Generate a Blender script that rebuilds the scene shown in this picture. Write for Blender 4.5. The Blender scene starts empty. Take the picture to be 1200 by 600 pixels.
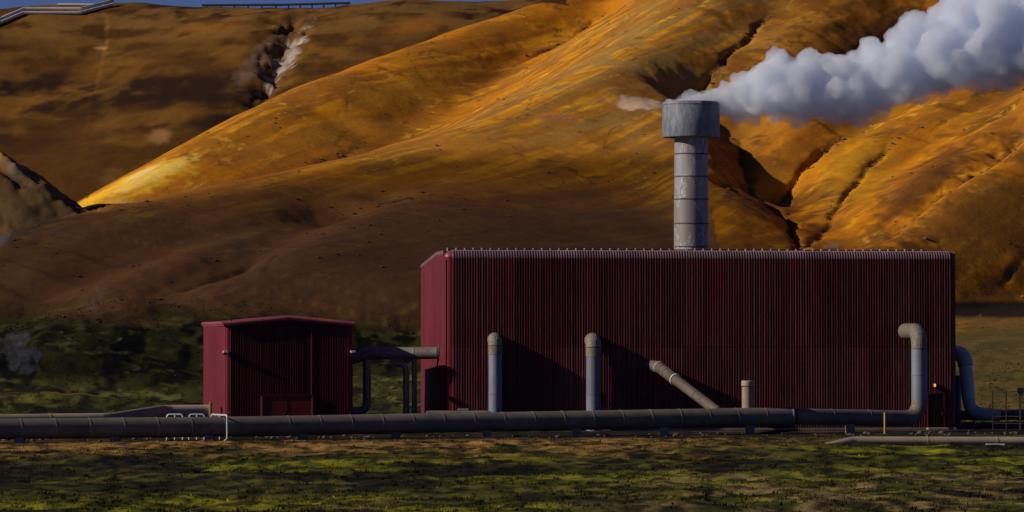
import bpy, math, random
import numpy as np
from mathutils import Vector, Matrix

R = math.radians
rng = np.random.default_rng(7)
random.seed(7)
sc = bpy.context.scene
COL = sc.collection

# ------------------------------------------------------------------ camera
F = 4200.0            # focal length in photograph pixels (1200 wide)
CAMY, CAMZ, HOR = -300.0, 8.0, 393.0
cd = bpy.data.cameras.new('camera')
cam = bpy.data.objects.new('camera', cd); COL.objects.link(cam)
cd.sensor_width = 36.0; cd.lens = 36.0 * F / 1200.0
cd.clip_start = 1.0; cd.clip_end = 8000.0
cam.location = (0, CAMY, CAMZ)
cam.rotation_euler = (R(90) + math.atan((HOR - 300) / F), 0, 0)
sc.camera = cam

# ------------------------------------------------------------------ sky, sun, exposure
SUN_EL, SUN_AZ = 25.0, 255.5            # azimuth clockwise from +Y
S = Vector((math.cos(R(SUN_EL)) * math.sin(R(SUN_AZ)), math.cos(R(SUN_EL)) * math.cos(R(SUN_AZ)), math.sin(R(SUN_EL))))
w = bpy.data.worlds.new('World'); sc.world = w; w.use_nodes = True
nt = w.node_tree; nt.nodes.clear()
sky = nt.nodes.new('ShaderNodeTexSky'); sky.sky_type = 'NISHITA'; sky.sun_disc = False
sky.sun_elevation = R(SUN_EL); sky.sun_rotation = R(SUN_AZ)
sky.air_density = 1.0; sky.dust_density = 0.0; sky.ozone_density = 3.0; sky.altitude = 5000
bg = nt.nodes.new('ShaderNodeBackground'); bg.inputs['Strength'].default_value = 0.055
wo = nt.nodes.new('ShaderNodeOutputWorld')
hs = nt.nodes.new('ShaderNodeHueSaturation'); hs.inputs['Hue'].default_value = 0.53; hs.inputs['Saturation'].default_value = 1.15   # polarised, saturated sky
nt.links.new(sky.outputs[0], hs.inputs['Color']); nt.links.new(hs.outputs[0], bg.inputs['Color']); nt.links.new(bg.outputs[0], wo.inputs['Surface'])
sd = bpy.data.lights.new('sun', 'SUN'); sd.energy = 5.0; sd.angle = R(0.5); sd.color = (1.0, 0.88, 0.70)
sun = bpy.data.objects.new('sun', sd); COL.objects.link(sun)
sun.rotation_euler = S.to_track_quat('Z', 'Y').to_euler()
sun.location = (-200, 0, 200)
sc.view_settings.view_transform = 'Standard'; sc.view_settings.look = 'None'
sc.view_settings.exposure = -0.4; sc.view_settings.gamma = 1.0
sc.view_settings.use_curve_mapping = False
sc.cycles.use_denoising = True
sc.cycles.max_bounces = 24; sc.cycles.volume_bounces = 24; sc.cycles.transparent_max_bounces = 12
sc.cycles.volume_step_rate = 0.12; sc.cycles.volume_max_steps = 256

def pt(px, py, D):
    return Vector(((px - 600) / F * D, D + CAMY, CAMZ + (HOR - py) / F * D))

# ------------------------------------------------------------------ helpers: nodes, materials
def sock(nd, name): return nd.inputs[name]
class NT:
    def __init__(s, name):
        s.m = bpy.data.materials.new(name); s.m.use_nodes = True
        s.t = s.m.node_tree; s.t.nodes.clear()
        s.out = s.n('OutputMaterial')
    def n(s, kind, **kw):
        nd = s.t.nodes.new('ShaderNode' + kind)
        for k, v in kw.items(): setattr(nd, k, v)
        return nd
    def l(s, a, b): s.t.links.new(a, b)
    def noise(s, vec, scale, detail=4, rough=0.55, dist=0.0):
        nd = s.n('TexNoise'); nd.inputs['Scale'].default_value = scale; nd.inputs['Detail'].default_value = detail
        nd.inputs['Roughness'].default_value = rough; nd.inputs['Distortion'].default_value = dist
        if vec is not None: s.l(vec, nd.inputs['Vector'])
        return nd.outputs['Fac']
    def mapping(s, vec, scale=(1, 1, 1), rot=(0, 0, 0)):
        nd = s.n('Mapping'); nd.inputs['Scale'].default_value = scale; nd.inputs['Rotation'].default_value = rot
        s.l(vec, nd.inputs['Vector']); return nd.outputs[0]
    def ramp(s, fac, a, b, va=0.0, vb=1.0):
        nd = s.n('MapRange'); nd.inputs[1].default_value = a; nd.inputs[2].default_value = b
        nd.inputs[3].default_value = va; nd.inputs[4].default_value = vb
        s.l(fac, nd.inputs[0]); return nd.outputs[0]
    def mix(s, fac, a, b, mode='MIX'):
        nd = s.n('Mix', data_type='RGBA', blend_type=mode)
        for i, v in ((0, fac), (6, a), (7, b)):
            if isinstance(v, (int, float)): nd.inputs[i].default_value = v
            elif isinstance(v, tuple): nd.inputs[i].default_value = (*v, 1)[:4]
            else: s.l(v, nd.inputs[i])
        return nd.outputs[2]
    def math(s, op, a, b=None):
        nd = s.n('Math', operation=op)
        for i, v in ((0, a), (1, b)):
            if v is None: continue
            if isinstance(v, (int, float)): nd.inputs[i].default_value = v
            else: s.l(v, nd.inputs[i])
        return nd.outputs[0]
    def bsdf(s, color, rough=0.6, metal=0.0, bump=None, bstr=0.3, bdist=0.1, spec=0.5):
        b = s.n('BsdfPrincipled')
        for k, v in (('Base Color', color), ('Roughness', rough), ('Metallic', metal)):
            if isinstance(v, (int, float)): b.inputs[k].default_value = v
            elif isinstance(v, tuple): b.inputs[k].default_value = (*v, 1)[:4]
            else: s.l(v, b.inputs[k])
        b.inputs['Specular IOR Level'].default_value = spec
        if bump is not None:
            bp = s.n('Bump'); bp.inputs['Strength'].default_value = bstr; bp.inputs['Distance'].default_value = bdist
            s.l(bump, bp.inputs['Height']); s.l(bp.outputs[0], b.inputs['Normal'])
        s.l(b.outputs[0], s.out.inputs['Surface']); return b

def mat_worn(name, base, dark, rough=0.5, metal=0.0, streak=True, scale=1.5, spec=0.5, amount=0.6, bstr=0.15):
    """painted or bare metal with vertical rain streaks, blotches and a different tint for each piece"""
    t = NT(name)
    geo = t.n('NewGeometry').outputs['Position']
    oi = t.n('ObjectInfo').outputs['Random']
    a = t.noise(t.mapping(geo, (scale, scale, scale * 0.12)) if streak else t.mapping(geo, (scale,) * 3), 1.0, 5, 0.6)
    b = t.noise(geo, 0.35 * scale, 4, 0.6)
    f = t.math('MULTIPLY', t.ramp(a, 0.38, 0.68), amount)
    if 'cladding' in name:
        ribn = t.noise(t.mapping(geo, (2.6, 0.3, 0.02)), 1.0, 2, 0.5)
        f = t.math('MULTIPLY', t.ramp(ribn, 0.36, 0.62), 0.95)
    c = t.mix(f, base, dark)
    dv = 0.22 if 'cladding' in name else 0.0
    v = t.math('MULTIPLY', t.ramp(oi, 0, 1, 0.8 - dv, 1.15 + dv), t.ramp(b, 0.3, 0.7, 0.82, 1.12))
    hsv = t.n('HueSaturation'); t.l(c, hsv.inputs['Color']); t.l(v, hsv.inputs['Value'])
    fine = t.noise(geo, 9 * scale, 3, 0.6)
    t.bsdf(hsv.outputs[0], t.ramp(a, 0.3, 0.7, rough * 0.85, min(1, rough * 1.25)), metal, fine, bstr, 0.03, spec)
    return t.m

def mat_emit(name, col, strength):
    t = NT(name); e = t.n('Emission'); e.inputs['Color'].default_value = (*col, 1); e.inputs['Strength'].default_value = strength
    t.l(e.outputs[0], t.out.inputs['Surface']); return t.m

M = {}
M['red'] = mat_worn('red_cladding', (0.125, 0.010, 0.017), (0.055, 0.005, 0.008), 0.5, spec=0.2)
M['red_old'] = mat_worn('red_cladding_faded', (0.12, 0.014, 0.021), (0.055, 0.006, 0.009), 0.5, spec=0.2)
M['red_trim'] = mat_worn('red_trim', (0.175, 0.009, 0.017), (0.12, 0.006, 0.012), 0.45, spec=0.3)
def mat_ribs(name, red, red2, dust, pitch):
    t = NT(name); geo = t.n('NewGeometry').outputs['Position']; oi = t.n('ObjectInfo').outputs['Random']
    sx = t.n('SeparateXYZ'); t.l(t.n('TexCoord').outputs['Object'], sx.inputs[0])
    alt = t.math('GREATER_THAN', t.math('FRACT', t.math('MULTIPLY', sx.outputs[0], 0.5 / pitch)), 0.5)
    wide = t.noise(t.mapping(geo, (0.35, 0.3, 0.12)), 1.0, 3, 0.6)
    ribn = t.noise(t.mapping(geo, (3.4, 0.3, 0.03)), 1.0, 2, 0.5)
    dirt = t.noise(t.mapping(geo, (5.0, 1.0, 0.5)), 1.0, 5, 0.65)
    c = t.mix(t.ramp(ribn, 0.36, 0.64), red, red2)
    c = t.mix(t.math('MULTIPLY', alt, t.ramp(wide, 0.35, 0.55, 0.25, 0.95)), c, dust)
    v = t.math('MULTIPLY', t.ramp(oi, 0, 1, 0.72, 1.3), t.ramp(dirt, 0.3, 0.7, 0.65, 1.25))
    h = t.n('HueSaturation'); t.l(c, h.inputs['Color']); t.l(v, h.inputs['Value'])
    t.bsdf(h.outputs[0], 0.55, 0, dirt, 0.1, 0.02, 0.2); return t.m
M['end_red'] = mat_worn('red_end_wall', (0.15, 0.009, 0.023), (0.10, 0.006, 0.016), 0.45, spec=0.35)
M['eave'] = mat_worn('eave_faded_sheen', (0.20, 0.125, 0.145), (0.12, 0.065, 0.08), 0.45)  # faded red, with the lavender sky sheen put into the colour
M['fascia'] = mat_worn('fascia_red', (0.30, 0.07, 0.085), (0.2, 0.035, 0.05), 0.45)
M['pipe'] = mat_worn('aluminium_jacket', (0.165, 0.14, 0.118), (0.085, 0.07, 0.058), 0.65, 0.0, False, 1.1)
M['pipe_blue'] = mat_worn('blue_grey_jacket', (0.17, 0.185, 0.26), (0.12, 0.125, 0.17), 0.5, 0.0, True, 1.6)
M['pale_blue'] = mat_worn('pale_jacket', (0.62, 0.58, 0.60), (0.45, 0.42, 0.44), 0.5, 0.0, True, 1.6)
M['pipe_dark'] = mat_worn('dull_jacket', (0.30, 0.27, 0.26), (0.13, 0.11, 0.10), 0.5, 0.25, False, 3.0)
M['wrap'] = mat_worn('weathered_wrap', (0.22, 0.19, 0.165), (0.10, 0.075, 0.06), 0.6, 0.1, False, 4.5, bstr=0.6)
M['wrap_dark'] = mat_worn('weathered_brown_wrap', (0.15, 0.115, 0.10), (0.07, 0.05, 0.04), 0.6, 0.1, False, 4.5, bstr=0.6)
M['tan'] = mat_worn('tan_duct', (0.40, 0.32, 0.23), (0.28, 0.22, 0.15), 0.75, 0, False, 1.0)
M['white'] = mat_worn('white_paint', (0.62, 0.64, 0.70), (0.4, 0.4, 0.44), 0.45, 0, True, 3)
M['lpipe'] = mat_worn('light_pipe', (0.7, 0.68, 0.66), (0.5, 0.48, 0.45), 0.5, 0, False, 0.3)
M['dark'] = mat_worn('dark_metal', (0.03, 0.026, 0.025), (0.015, 0.012, 0.012), 0.5)
M['door'] = mat_worn('dark_door', (0.012, 0.006, 0.005), (0.006, 0.004, 0.004), 0.7, spec=0.1)
M['yellow'] = mat_worn('yellow_paint', (0.55, 0.30, 0.015), (0.35, 0.18, 0.01), 0.5)
M['concrete'] = mat_worn('concrete', (0.22, 0.19, 0.165), (0.12, 0.10, 0.09), 0.9, 0, False, 2)
M['rubble'] = mat_worn('rubble', (0.11, 0.09, 0.075), (0.05, 0.04, 0.035), 0.95, 0, False, 2)
M['band'] = mat_worn('band_steel', (0.26, 0.23, 0.20), (0.15, 0.12, 0.10), 0.5, 0.1, False, 3)
M['rust'] = mat_worn('rust', (0.16, 0.06, 0.02), (0.07, 0.03, 0.015), 0.9, 0, False, 4)
M['lamp'] = mat_emit('lamp_glow', (1.0, 0.36, 0.04), 2.0)

def mat_chimney():
    t = NT('chimney_steel')
    tc = t.n('NewGeometry').outputs['Position']; oi = t.n('ObjectInfo').outputs['Random']
    st = t.noise(t.mapping(tc, (1.7, 1.7, 0.22)), 1.0, 6, 0.65)
    bl = t.noise(t.mapping(tc, (0.5, 0.5, 0.3)), 1.0, 5, 0.6, 0.6)
    sp = t.noise(tc, 5.0, 4, 0.7)
    c = t.mix(t.ramp(st, 0.4, 0.65), (0.30, 0.295, 0.33), (0.20, 0.19, 0.21))
    c = t.mix(t.math('MULTIPLY', t.ramp(bl, 0.52, 0.56), 0.75), c, (0.215, 0.185, 0.165))
    lime = t.math('MULTIPLY', t.ramp(bl, 0.50, 0.525), t.ramp(bl, 0.55, 0.53))
    c = t.mix(t.math('MULTIPLY', lime, t.ramp(sp, 0.42, 0.68)), c, (0.62, 0.62, 0.66))
    h = t.n('HueSaturation'); t.l(c, h.inputs['Color']); t.l(t.ramp(oi, 0, 1, 0.85, 1.08), h.inputs['Value'])
    t.bsdf(h.outputs[0], 0.6, 0.1, sp, 0.2, 0.04)
    return t.m
M['chimney'] = mat_chimney()
def mat_cap():
    t = NT('chimney_cap_metal')
    tc = t.n('NewGeometry').outputs['Position']
    st = t.noise(t.mapping(tc, (2.6, 2.6, 0.7)), 1.0, 6, 0.7); sp = t.noise(tc, 6, 4, 0.7)
    c = t.mix(t.ramp(st, 0.42, 0.6), (0.21, 0.235, 0.30), (0.12, 0.13, 0.165))
    c = t.mix(t.math('MULTIPLY', t.ramp(st, 0.62, 0.7), 0.5), c, (0.3, 0.32, 0.38))
    t.bsdf(c, 0.65, 0.1, sp, 0.4, 0.05); return t.m
M['cap'] = mat_cap()

# ------------------------------------------------------------------ helpers: meshes and objects
def tag(o, label=None, cat=None, group=None, kind=None):
    for k, v in (('label', label), ('category', cat), ('group', group), ('kind', kind)):
        if v: o[k] = v
    return o
def empty(name, loc, rz=0.0):
    o = bpy.data.objects.new(name, None); o.location = loc; o.rotation_euler = (0, 0, rz)
    o.empty_display_size = 0.5; COL.objects.link(o); return o
def mesh(name, verts, faces, smooth=None):
    me = bpy.data.meshes.new(name); me.from_pydata([tuple(v) for v in verts], [], faces); me.update()
    if smooth is not None:
        me.polygons.foreach_set('use_smooth', [True] * len(me.polygons))
        if smooth < 180: me.set_sharp_from_angle(angle=R(smooth))
    return me
def link(name, me, mat, parent=None, loc=None):
    o = bpy.data.objects.new(name, me)
    if mat is not None and (not me.materials): me.materials.append(mat)
    COL.objects.link(o)
    if parent is not None: o.parent = parent
    if loc is not None: o.location = loc
    return o
class MB:
    def __init__(s): s.v = []; s.f = []
    def add(s, v, f):
        k = len(s.v); s.v += [Vector(p) for p in v]; s.f += [tuple(i + k for i in q) for q in f]; return s
    def box(s, x0, x1, y0, y1, z0, z1, bev=0.0):
        b = bev
        if b <= 0:
            v = [(x0, y0, z0), (x1, y0, z0), (x1, y1, z0), (x0, y1, z0), (x0, y0, z1), (x1, y0, z1), (x1, y1, z1), (x0, y1, z1)]
            return s.add(v, [(3, 2, 1, 0), (4, 5, 6, 7), (0, 1, 5, 4), (1, 2, 6, 5), (2, 3, 7, 6), (3, 0, 4, 7)])
        prof = [(z0, b), (z0 + b, 0), (z1 - b, 0), (z1, b)]; v = []; f = []
        for z, i in prof:
            c = b
            v += [(x0 + i + c, y0 + i, z), (x1 - i - c, y0 + i, z), (x1 - i, y0 + i + c, z), (x1 - i, y1 - i - c, z),
                  (x1 - i - c, y1 - i, z), (x0 + i + c, y1 - i, z), (x0 + i, y1 - i - c, z), (x0 + i, y0 + i + c, z)]
        for k in range(3):
            for j in range(8): f.append((k * 8 + j, k * 8 + (j + 1) % 8, k * 8 + 8 + (j + 1) % 8, k * 8 + 8 + j))
        f.append(tuple(range(7, -1, -1))); f.append(tuple(range(24, 32)))
        return s.add(v, f)
    def tube(s, path, rad, seg=20, caps=True):
        path = [Vector(p) for p in path]; n = len(path)
        rad = rad if isinstance(rad, (list, tuple)) else [rad] * n
        tan = []
        for i in range(n):
            a = path[min(i + 1, n - 1)] - path[max(i - 1, 0)]
            if 0 < i < n - 1: a = (path[i + 1] - path[i]).normalized() + (path[i] - path[i - 1]).normalized()
            tan.append(a.normalized())
        up = Vector((0, 0, 1)) if abs(tan[0].z) < 0.9 else Vector((1, 0, 0))
        u = tan[0].cross(up).normalized(); v = []; f = []
        for i in range(n):
            if i:
                u = (u - tan[i] * u.dot(tan[i])).normalized()
            wv = tan[i].cross(u)
            k = 1.0
            if 0 < i < n - 1:   # keep the section round through a mitre
                c = max(0.5, tan[i].dot((path[i + 1] - path[i]).normalized())); k = 1.0 / c if c < 0.999 else 1.0
                k = 1 + (k - 1) * 0.5
            for j in range(seg):
                a = 2 * math.pi * j / seg
                v.append(path[i] + (u * math.cos(a) + wv * math.sin(a)) * rad[i] * k)
        for i in range(n - 1):
            for j in range(seg):
                f.append((i * seg + j, i * seg + (j + 1) % seg, (i + 1) * seg + (j + 1) % seg, (i + 1) * seg + j))
        if caps:
            f.append(tuple(range(seg - 1, -1, -1))); f.append(tuple((n - 1) * seg + j for j in range(seg)))
        return s.add(v, f)
    def lathe(s, prof, seg=40):
        v = []; f = []; n = len(prof)
        for r, z in prof:
            for j in range(seg):
                a = 2 * math.pi * j / seg; v.append((r * math.cos(a), r * math.sin(a), z))
        for i in range(n - 1):
            for j in range(seg):
                f.append((i * seg + j, i * seg + (j + 1) % seg, (i + 1) * seg + (j + 1) % seg, (i + 1) * seg + j))
        return s.add(v, f)
    def build(s, name, mat, parent=None, smooth=None, loc=None, off=None):
        vs = s.v if off is None else [p - off for p in s.v]
        return link(name, mesh(name, vs, s.f, smooth), mat, parent, loc)

def bend(pts, rad, steps=5):
    """polyline with its inner corners rounded to mitred elbows"""
    pts = [Vector(p) for p in pts]; out = [pts[0]]
    for i in range(1, len(pts) - 1):
        a, b, c = pts[i - 1], pts[i], pts[i + 1]
        d1 = (a - b).normalized(); d2 = (c - b).normalized()
        ang = d1.angle(d2)
        t = min(rad / max(math.tan(ang / 2), 1e-3), (a - b).length * 0.49, (c - b).length * 0.49)
        p0 = b + d1 * t; p1 = b + d2 * t
        for k in range(steps + 1):
            s_ = k / steps
            out.append((p0 * (1 - s_) + b * s_) * (1 - s_) + (b * (1 - s_) + p1 * s_) * s_)
    out.append(pts[-1]); return out

def pipe_thing(name, root_loc, label, cat, group=None):
    return tag(empty(name, root_loc), label, cat, group)
def straight(parent, a, b, r, mat, every, part='pipe_section', band='seam_band', bandmat=None, bw=0.05):
    """a straight run as sections that butt end to end, a raised band over each joint"""
    a = Vector(a); b = Vector(b); L = (b - a).length; n = max(1, round(L / every)); d = (b - a) / L
    off = parent.location
    for i in range(n):
        m = MB().tube([a + d * (L * i / n), a + d * (L * (i + 1) / n - 0.002)], r, 24)
        m.build(part, mat, parent, 40, off=off)
        if i:
            p = a + d * (L * i / n)
            MB().tube([p - d * bw, p + d * bw], r + 0.022, 24).build(band, bandmat or mat, parent, 40, off=off)
def elbow(parent, path, r, mat, part='elbow'):
    return MB().tube(path, r, 24).build(part, mat, parent, 14, off=parent.location)

# ------------------------------------------------------------------ terrain height
def vnoise(x, y, seed=0):
    xi = np.floor(x).astype(np.int64); yi = np.floor(y).astype(np.int64); fx = x - xi; fy = y - yi
    def h(i, j):
        n = (i * 374761393 + j * 668265263 + seed * 1442695041) & 0xffffffff
        n = ((n ^ (n >> 13)) * 1274126177) & 0xffffffff
        return ((n ^ (n >> 16)) & 0xffff) / 65535.0
    u = fx * fx * fx * (fx * (fx * 6 - 15) + 10); v = fy * fy * fy * (fy * (fy * 6 - 15) + 10)
    return (h(xi, yi) * (1 - u) + h(xi + 1, yi) * u) * (1 - v) + (h(xi, yi + 1) * (1 - u) + h(xi + 1, yi + 1) * u) * v
def fbm(x, y, oct=4, seed=0, gain=0.5):
    s = 0; a = 1; tot = 0
    for o in range(oct):
        s = s + a * vnoise(x * 2 ** o + 17.3 * o, y * 2 ** o - 9.1 * o, seed + o); tot += a; a *= gain
    return s / tot
def sstep(a, b, x):
    t = np.clip((x - a) / (b - a), 0, 1); return t * t * (3 - 2 * t)
def seg_dist(x, y, P):
    """distance to a ground polyline, the side (+1 to the right of travel), and the polyline's height there"""
    best = np.full(x.shape, 1e9); side = np.ones(x.shape); zz = np.zeros(x.shape)
    for a, b in zip(P[:-1], P[1:]):
        dx, dy = b[0] - a[0], b[1] - a[1]; L2 = dx * dx + dy * dy
        t = np.clip(((x - a[0]) * dx + (y - a[1]) * dy) / L2, 0, 1)
        ex = x - (a[0] + t * dx); ey = y - (a[1] + t * dy); d = np.hypot(ex, ey)
        m = d < best
        best = np.where(m, d, best); zz = np.where(m, a[2] + t * (b[2] - a[2]), zz)
        side = np.where(m, np.sign(dx * ey - dy * ex), side)
    return best, -side, zz
def P3(L): return [tuple(pt(*q)) for q in L]
def smax(a, b, k):
    h = np.clip(0.5 + 0.5 * (a - b) / k, 0, 1); return b * (1 - h) + a * h + k * h * (1 - h)

RIDGES = [  # (crest in photograph pixels and distance, fall to the right, fall to the left, roundness, blend)
    ([(-260, 345, 395), (-100, 316, 405), (0, 293, 415), (100, 251, 432), (250, 219, 453), (400, 186, 475), (500, 162, 492), (600, 130, 510), (700, 80, 532), (800, 20, 560), (900, -55, 600), (1000, -130, 650)], 0.33, 0.42, 7, 4),      # front shoulder running up to the main face
    ([(70, 270, 495), (90, 258, 500), (140, 226, 508), (200, 190, 520), (330, 110, 552), (500, 50, 600), (640, 0, 645), (800, -60, 700)], 0.42, 0.5, 4, 3),     # sunlit ridge behind
    ([(60, 388, 368), (150, 338, 384), (200, 303, 395), (280, 270, 410), (400, 239, 437), (520, 222, 462), (640, 190, 490)], 0.27, 0.40, 4, 2.0),   # low spur
    ([(-200, 60, 488), (0, 178, 456), (60, 224, 447), (100, 255, 441)], 0.62, 0.62, 1.5, 1.5),             # craggy knoll
    ([(740, 95, 530), (840, 158, 497), (880, 194, 480), (935, 255, 452), (970, 305, 432)], 0.40, 0.55, 3, 2.5),    # spur below the chimney
    ([(1330, -20, 640), (1250, 50, 590), (1190, 112, 548), (1100, 177, 512), (1000, 246, 472), (930, 295, 446)], 0.6, 0.36, 3, 2.5),      # lit spur in the middle of the right slopes
    ([(880, 180, 500), (960, 125, 530), (1060, 55, 578), (1150, -25, 640), (1250, -110, 700)], 0.45, 0.5, 4, 3),   # upper right ridge
    ([(1420, 0, 560), (1300, 75, 510), (1200, 150, 480), (1100, 222, 455), (1000, 292, 430), (930, 338, 412)], 0.40, 0.75, 1.2, 1.2),        # front right ridge
    ([(-500, 60, 860), (-200, 30, 880), (0, 10, 895), (66, 5, 900), (130, 1.5, 905), (230, 5, 900), (315, 8, 895)], 0.42, 0.5, 10, 6),            # far brown hill
    ([(350, 9, 880), (430, 3, 880), (520, 1, 880), (620, -3, 880), (800, -40, 900), (1000, -60, 900)], 0.40, 0.5, 10, 6),          # far hill east of the ravine
]
def chaikin(P, n):
    for _ in range(n):
        Q = [P[0]]
        for a, b in zip(P[:-1], P[1:]):
            Q += [tuple(np.array(a) * 0.75 + np.array(b) * 0.25), tuple(np.array(a) * 0.25 + np.array(b) * 0.75)]
        P = Q + [P[-1]]
    return P
RIDGES = [(chaikin(P3(a), 2 if a[0][2] > 850 else 1), b, c, d, e) for a, b, c, d, e in RIDGES]
# carved lines: (polyline in pixels+distance, depth, width)
CARVES_PX = [  # (line in photograph pixels, nearest distance, depth, width)
    ([(850, 95), (868, 150), (890, 192), (925, 225), (940, 265), (948, 305)], 440, 4.2, 7.5),
    ([(1080, 78), (1000, 130), (950, 158), (890, 192)], 450, 3.5, 5.5),
    ([(1230, 105), (1150, 172), (1070, 228), (1010, 268), (955, 305)], 440, 4.0, 6.5),
    ([(930, -20), (880, 22), (835, 66), (790, 105)], 480, 2.2, 6.0),
    ([(1110, -20), (1045, 20), (970, 62), (900, 105)], 470, 3.0, 7.0),
    ([(740, -15), (668, 35), (600, 67), (520, 105), (440, 150)], 480, 1.6, 6.0),
    ([(420, 232), (340, 258), (270, 293), (205, 318), (140, 352)], 360, 2.4, 5.0),
    ([(345, 14), (335, 40), (322, 75), (310, 108), (302, 132)], 640, 2.8, 3.6),
    ([(712, 3), (690, 19), (668, 35), (640, 47), (600, 67)], 480, 0.75, 0.36),
    ([(908, 1), (880, 22), (855, 46), (835, 66), (803, 97)], 480, 0.95, 0.42),
    ([(866, 128), (869, 150), (888, 190), (922, 214), (936, 258), (928, 280)], 450, 1.3, 0.6),
    ([(990, 132), (962, 147), (920, 178), (888, 192)], 450, 1.0, 0.42),
    ([(1052, 158), (1025, 188), (1000, 210), (960, 243), (938, 272)], 450, 0.6, 0.5),
    ([(1085, -2), (1045, 20), (1010, 40), (970, 62)], 470, 1.3, 1.2),
    ([(1195, 128), (1150, 172), (1120, 192), (1060, 232), (1010, 270)], 450, 1.6, 1.9),
    ([(1125, 8), (1080, 45), (1050, 70)], 470, 1.0, 0.8),
    ([(320, 270), (290, 288), (250, 302), (215, 316)], 360, 0.5, 0.9),
    ([(1168, 338), (1185, 318), (1205, 305)], 360, 0.4, 0.4),
    ([(322, 287), (314, 300), (308, 318)], 350, 0.4, 0.5),
    ([(420, 170), (395, 186), (372, 190)], 476, 0.8, 1.2),
    ([(480, 228), (440, 234), (400, 240)], 380, 0.6, 0.9),
]
CARVES = []

def base_h(x, y):
    r = np.clip(y - 26, 0, None)
    z = 0.105 * r * sstep(0, 40, r)
    z = np.where(y > 150, 0.105 * 124 + 0.03 * (y - 150), z)
    return z
def H(x, y, detail=True):
    x = np.asarray(x, float); y = np.asarray(y, float)
    z = base_h(x, y)
    far = sstep(30, 90, y)
    wx = x + 3.5 * (fbm(x / 38, y / 38, 3, 3) - 0.5); wy = y + 3.5 * (fbm(x / 38, y / 38, 3, 9) - 0.5)
    gate = y > 25
    if gate.any():
        for P, sr, sl, rd, k in RIDGES:
            d, side, zc = seg_dist(wx, wy, P)
            s = np.where(side > 0, sr, sl)
            zz = zc - s * (np.sqrt(d * d + rd * rd) - rd)
            z = np.where(gate, smax(zz, z, k), z)
        if CARVES:
            jx = x + 2.2 * (fbm(x / 6, y / 6, 4, 21) - 0.5); jy = y + 2.2 * (fbm(x / 6, y / 6, 4, 22) - 0.5)
            rgh = 0.45 + 0.85 * sstep(0.30, 0.6, fbm(x / 4, y / 4, 4, 31))
        for P, dep, wid in CARVES:
            d, _, zc = seg_dist(jx, jy, P)
            rough = rgh if wid < 5 else 1.0
            for e in (P[0], P[-1]): rough = rough * (0.12 + 0.88 * sstep(0, 9, np.hypot(x - e[0], y - e[1])))
            z = z - np.where(np.abs(z - zc) < 25, dep * rough * np.exp(-(d / wid) ** (1.15 if wid < 5 else 2.0)), 0)
    if detail:
        z = z + far * (1.7 * (fbm(x / 34, y / 34, 3, 41) - 0.5) + 0.13 * (fbm((x - 0.6 * y) / 2.6, (y + 0.6 * x) / 18, 3, 51) - 0.5) + 0.09 * (fbm(x / 3, y / 3, 3, 61) - 0.5))
        kn = np.exp(-(np.clip(x + 52, 0, None) / 4) ** 2) * sstep(134, 142, y) * (1 - sstep(172, 182, y))
        rid = 1 - np.abs(2 * fbm((x + 0.6 * y) / 5.5, (y - 0.6 * x) / 16, 4, 91) - 1)
        z = z + kn * (2.6 * (rid - 0.75) + 0.9 * (fbm(x / 1.8, y / 1.8, 3, 95) - 0.5))
        z = z + sstep(330, 360, y) * 1.1 * (fbm(x / 14, y / 14, 4, 97) - 0.5)
        # tussocks and swells on the low ground
        near = 1 - sstep(70, 110, y)
        flat = 1 - np.exp(-(np.clip(np.abs(y + 8 - 0.12 * x) - 14, 0, None) / 10) ** 2)
        z = z + near * (flat * 0.9 * (fbm(x / 16, y / 22, 3, 71) - 0.5) + 0.46 * flat * (fbm(x / 1.7, y / 2.6, 3, 81) - 0.5))
    return z
def hit(px, py, d0=345.0, d1=1000.0):
    """the point of the terrain that a line of sight meets first"""
    D = np.linspace(d0, d1, 1800)
    x = (px - 600) / F * D; z = CAMZ + (HOR - py) / F * D
    g = H(x, D + CAMY) - z
    i = int(np.argmax(g > 0)) if (g > 0).any() else int(np.argmax(g))
    return Vector((x[i], D[i] + CAMY, z[i] + (g[i] if not (g > 0).any() else 0)))
CARVES = [([tuple(hit(a, b, d0)) for a, b in L_], dep, wid) for L_, d0, dep, wid in CARVES_PX]
def ground(x, y): return float(H(np.array([x]), np.array([y]))[0])

def fan(name, D, U):
    uu, dd = np.meshgrid(U, D)
    x = uu * dd; y = dd + CAMY; z = H(x, y)
    nr, nc = x.shape
    me = bpy.data.meshes.new(name)
    me.vertices.add(nr * nc); me.vertices.foreach_set('co', np.stack([x, y, z], -1).astype(np.float32).ravel())
    i = np.arange(nr * nc).reshape(nr, nc)
    q = np.stack([i[:-1, :-1], i[:-1, 1:], i[1:, 1:], i[1:, :-1]], -1).reshape(-1, 4)
    me.loops.add(q.size); me.loops.foreach_set('vertex_index', q.ravel().astype(np.int32))
    me.polygons.add(len(q)); me.polygons.foreach_set('loop_start', np.arange(0, q.size, 4, dtype=np.int32))
    me.polygons.foreach_set('use_smooth', np.ones(len(q), bool))
    me.update(calc_edges=True)
    return me, x, y, z
def set_col(me, rgb):
    a = me.color_attributes.new('albedo', 'FLOAT_COLOR', 'POINT')
    c = np.concatenate([rgb, np.ones(rgb.shape[:-1] + (1,))], -1).astype(np.float32)
    a.data.foreach_set('color', c.ravel())

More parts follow.
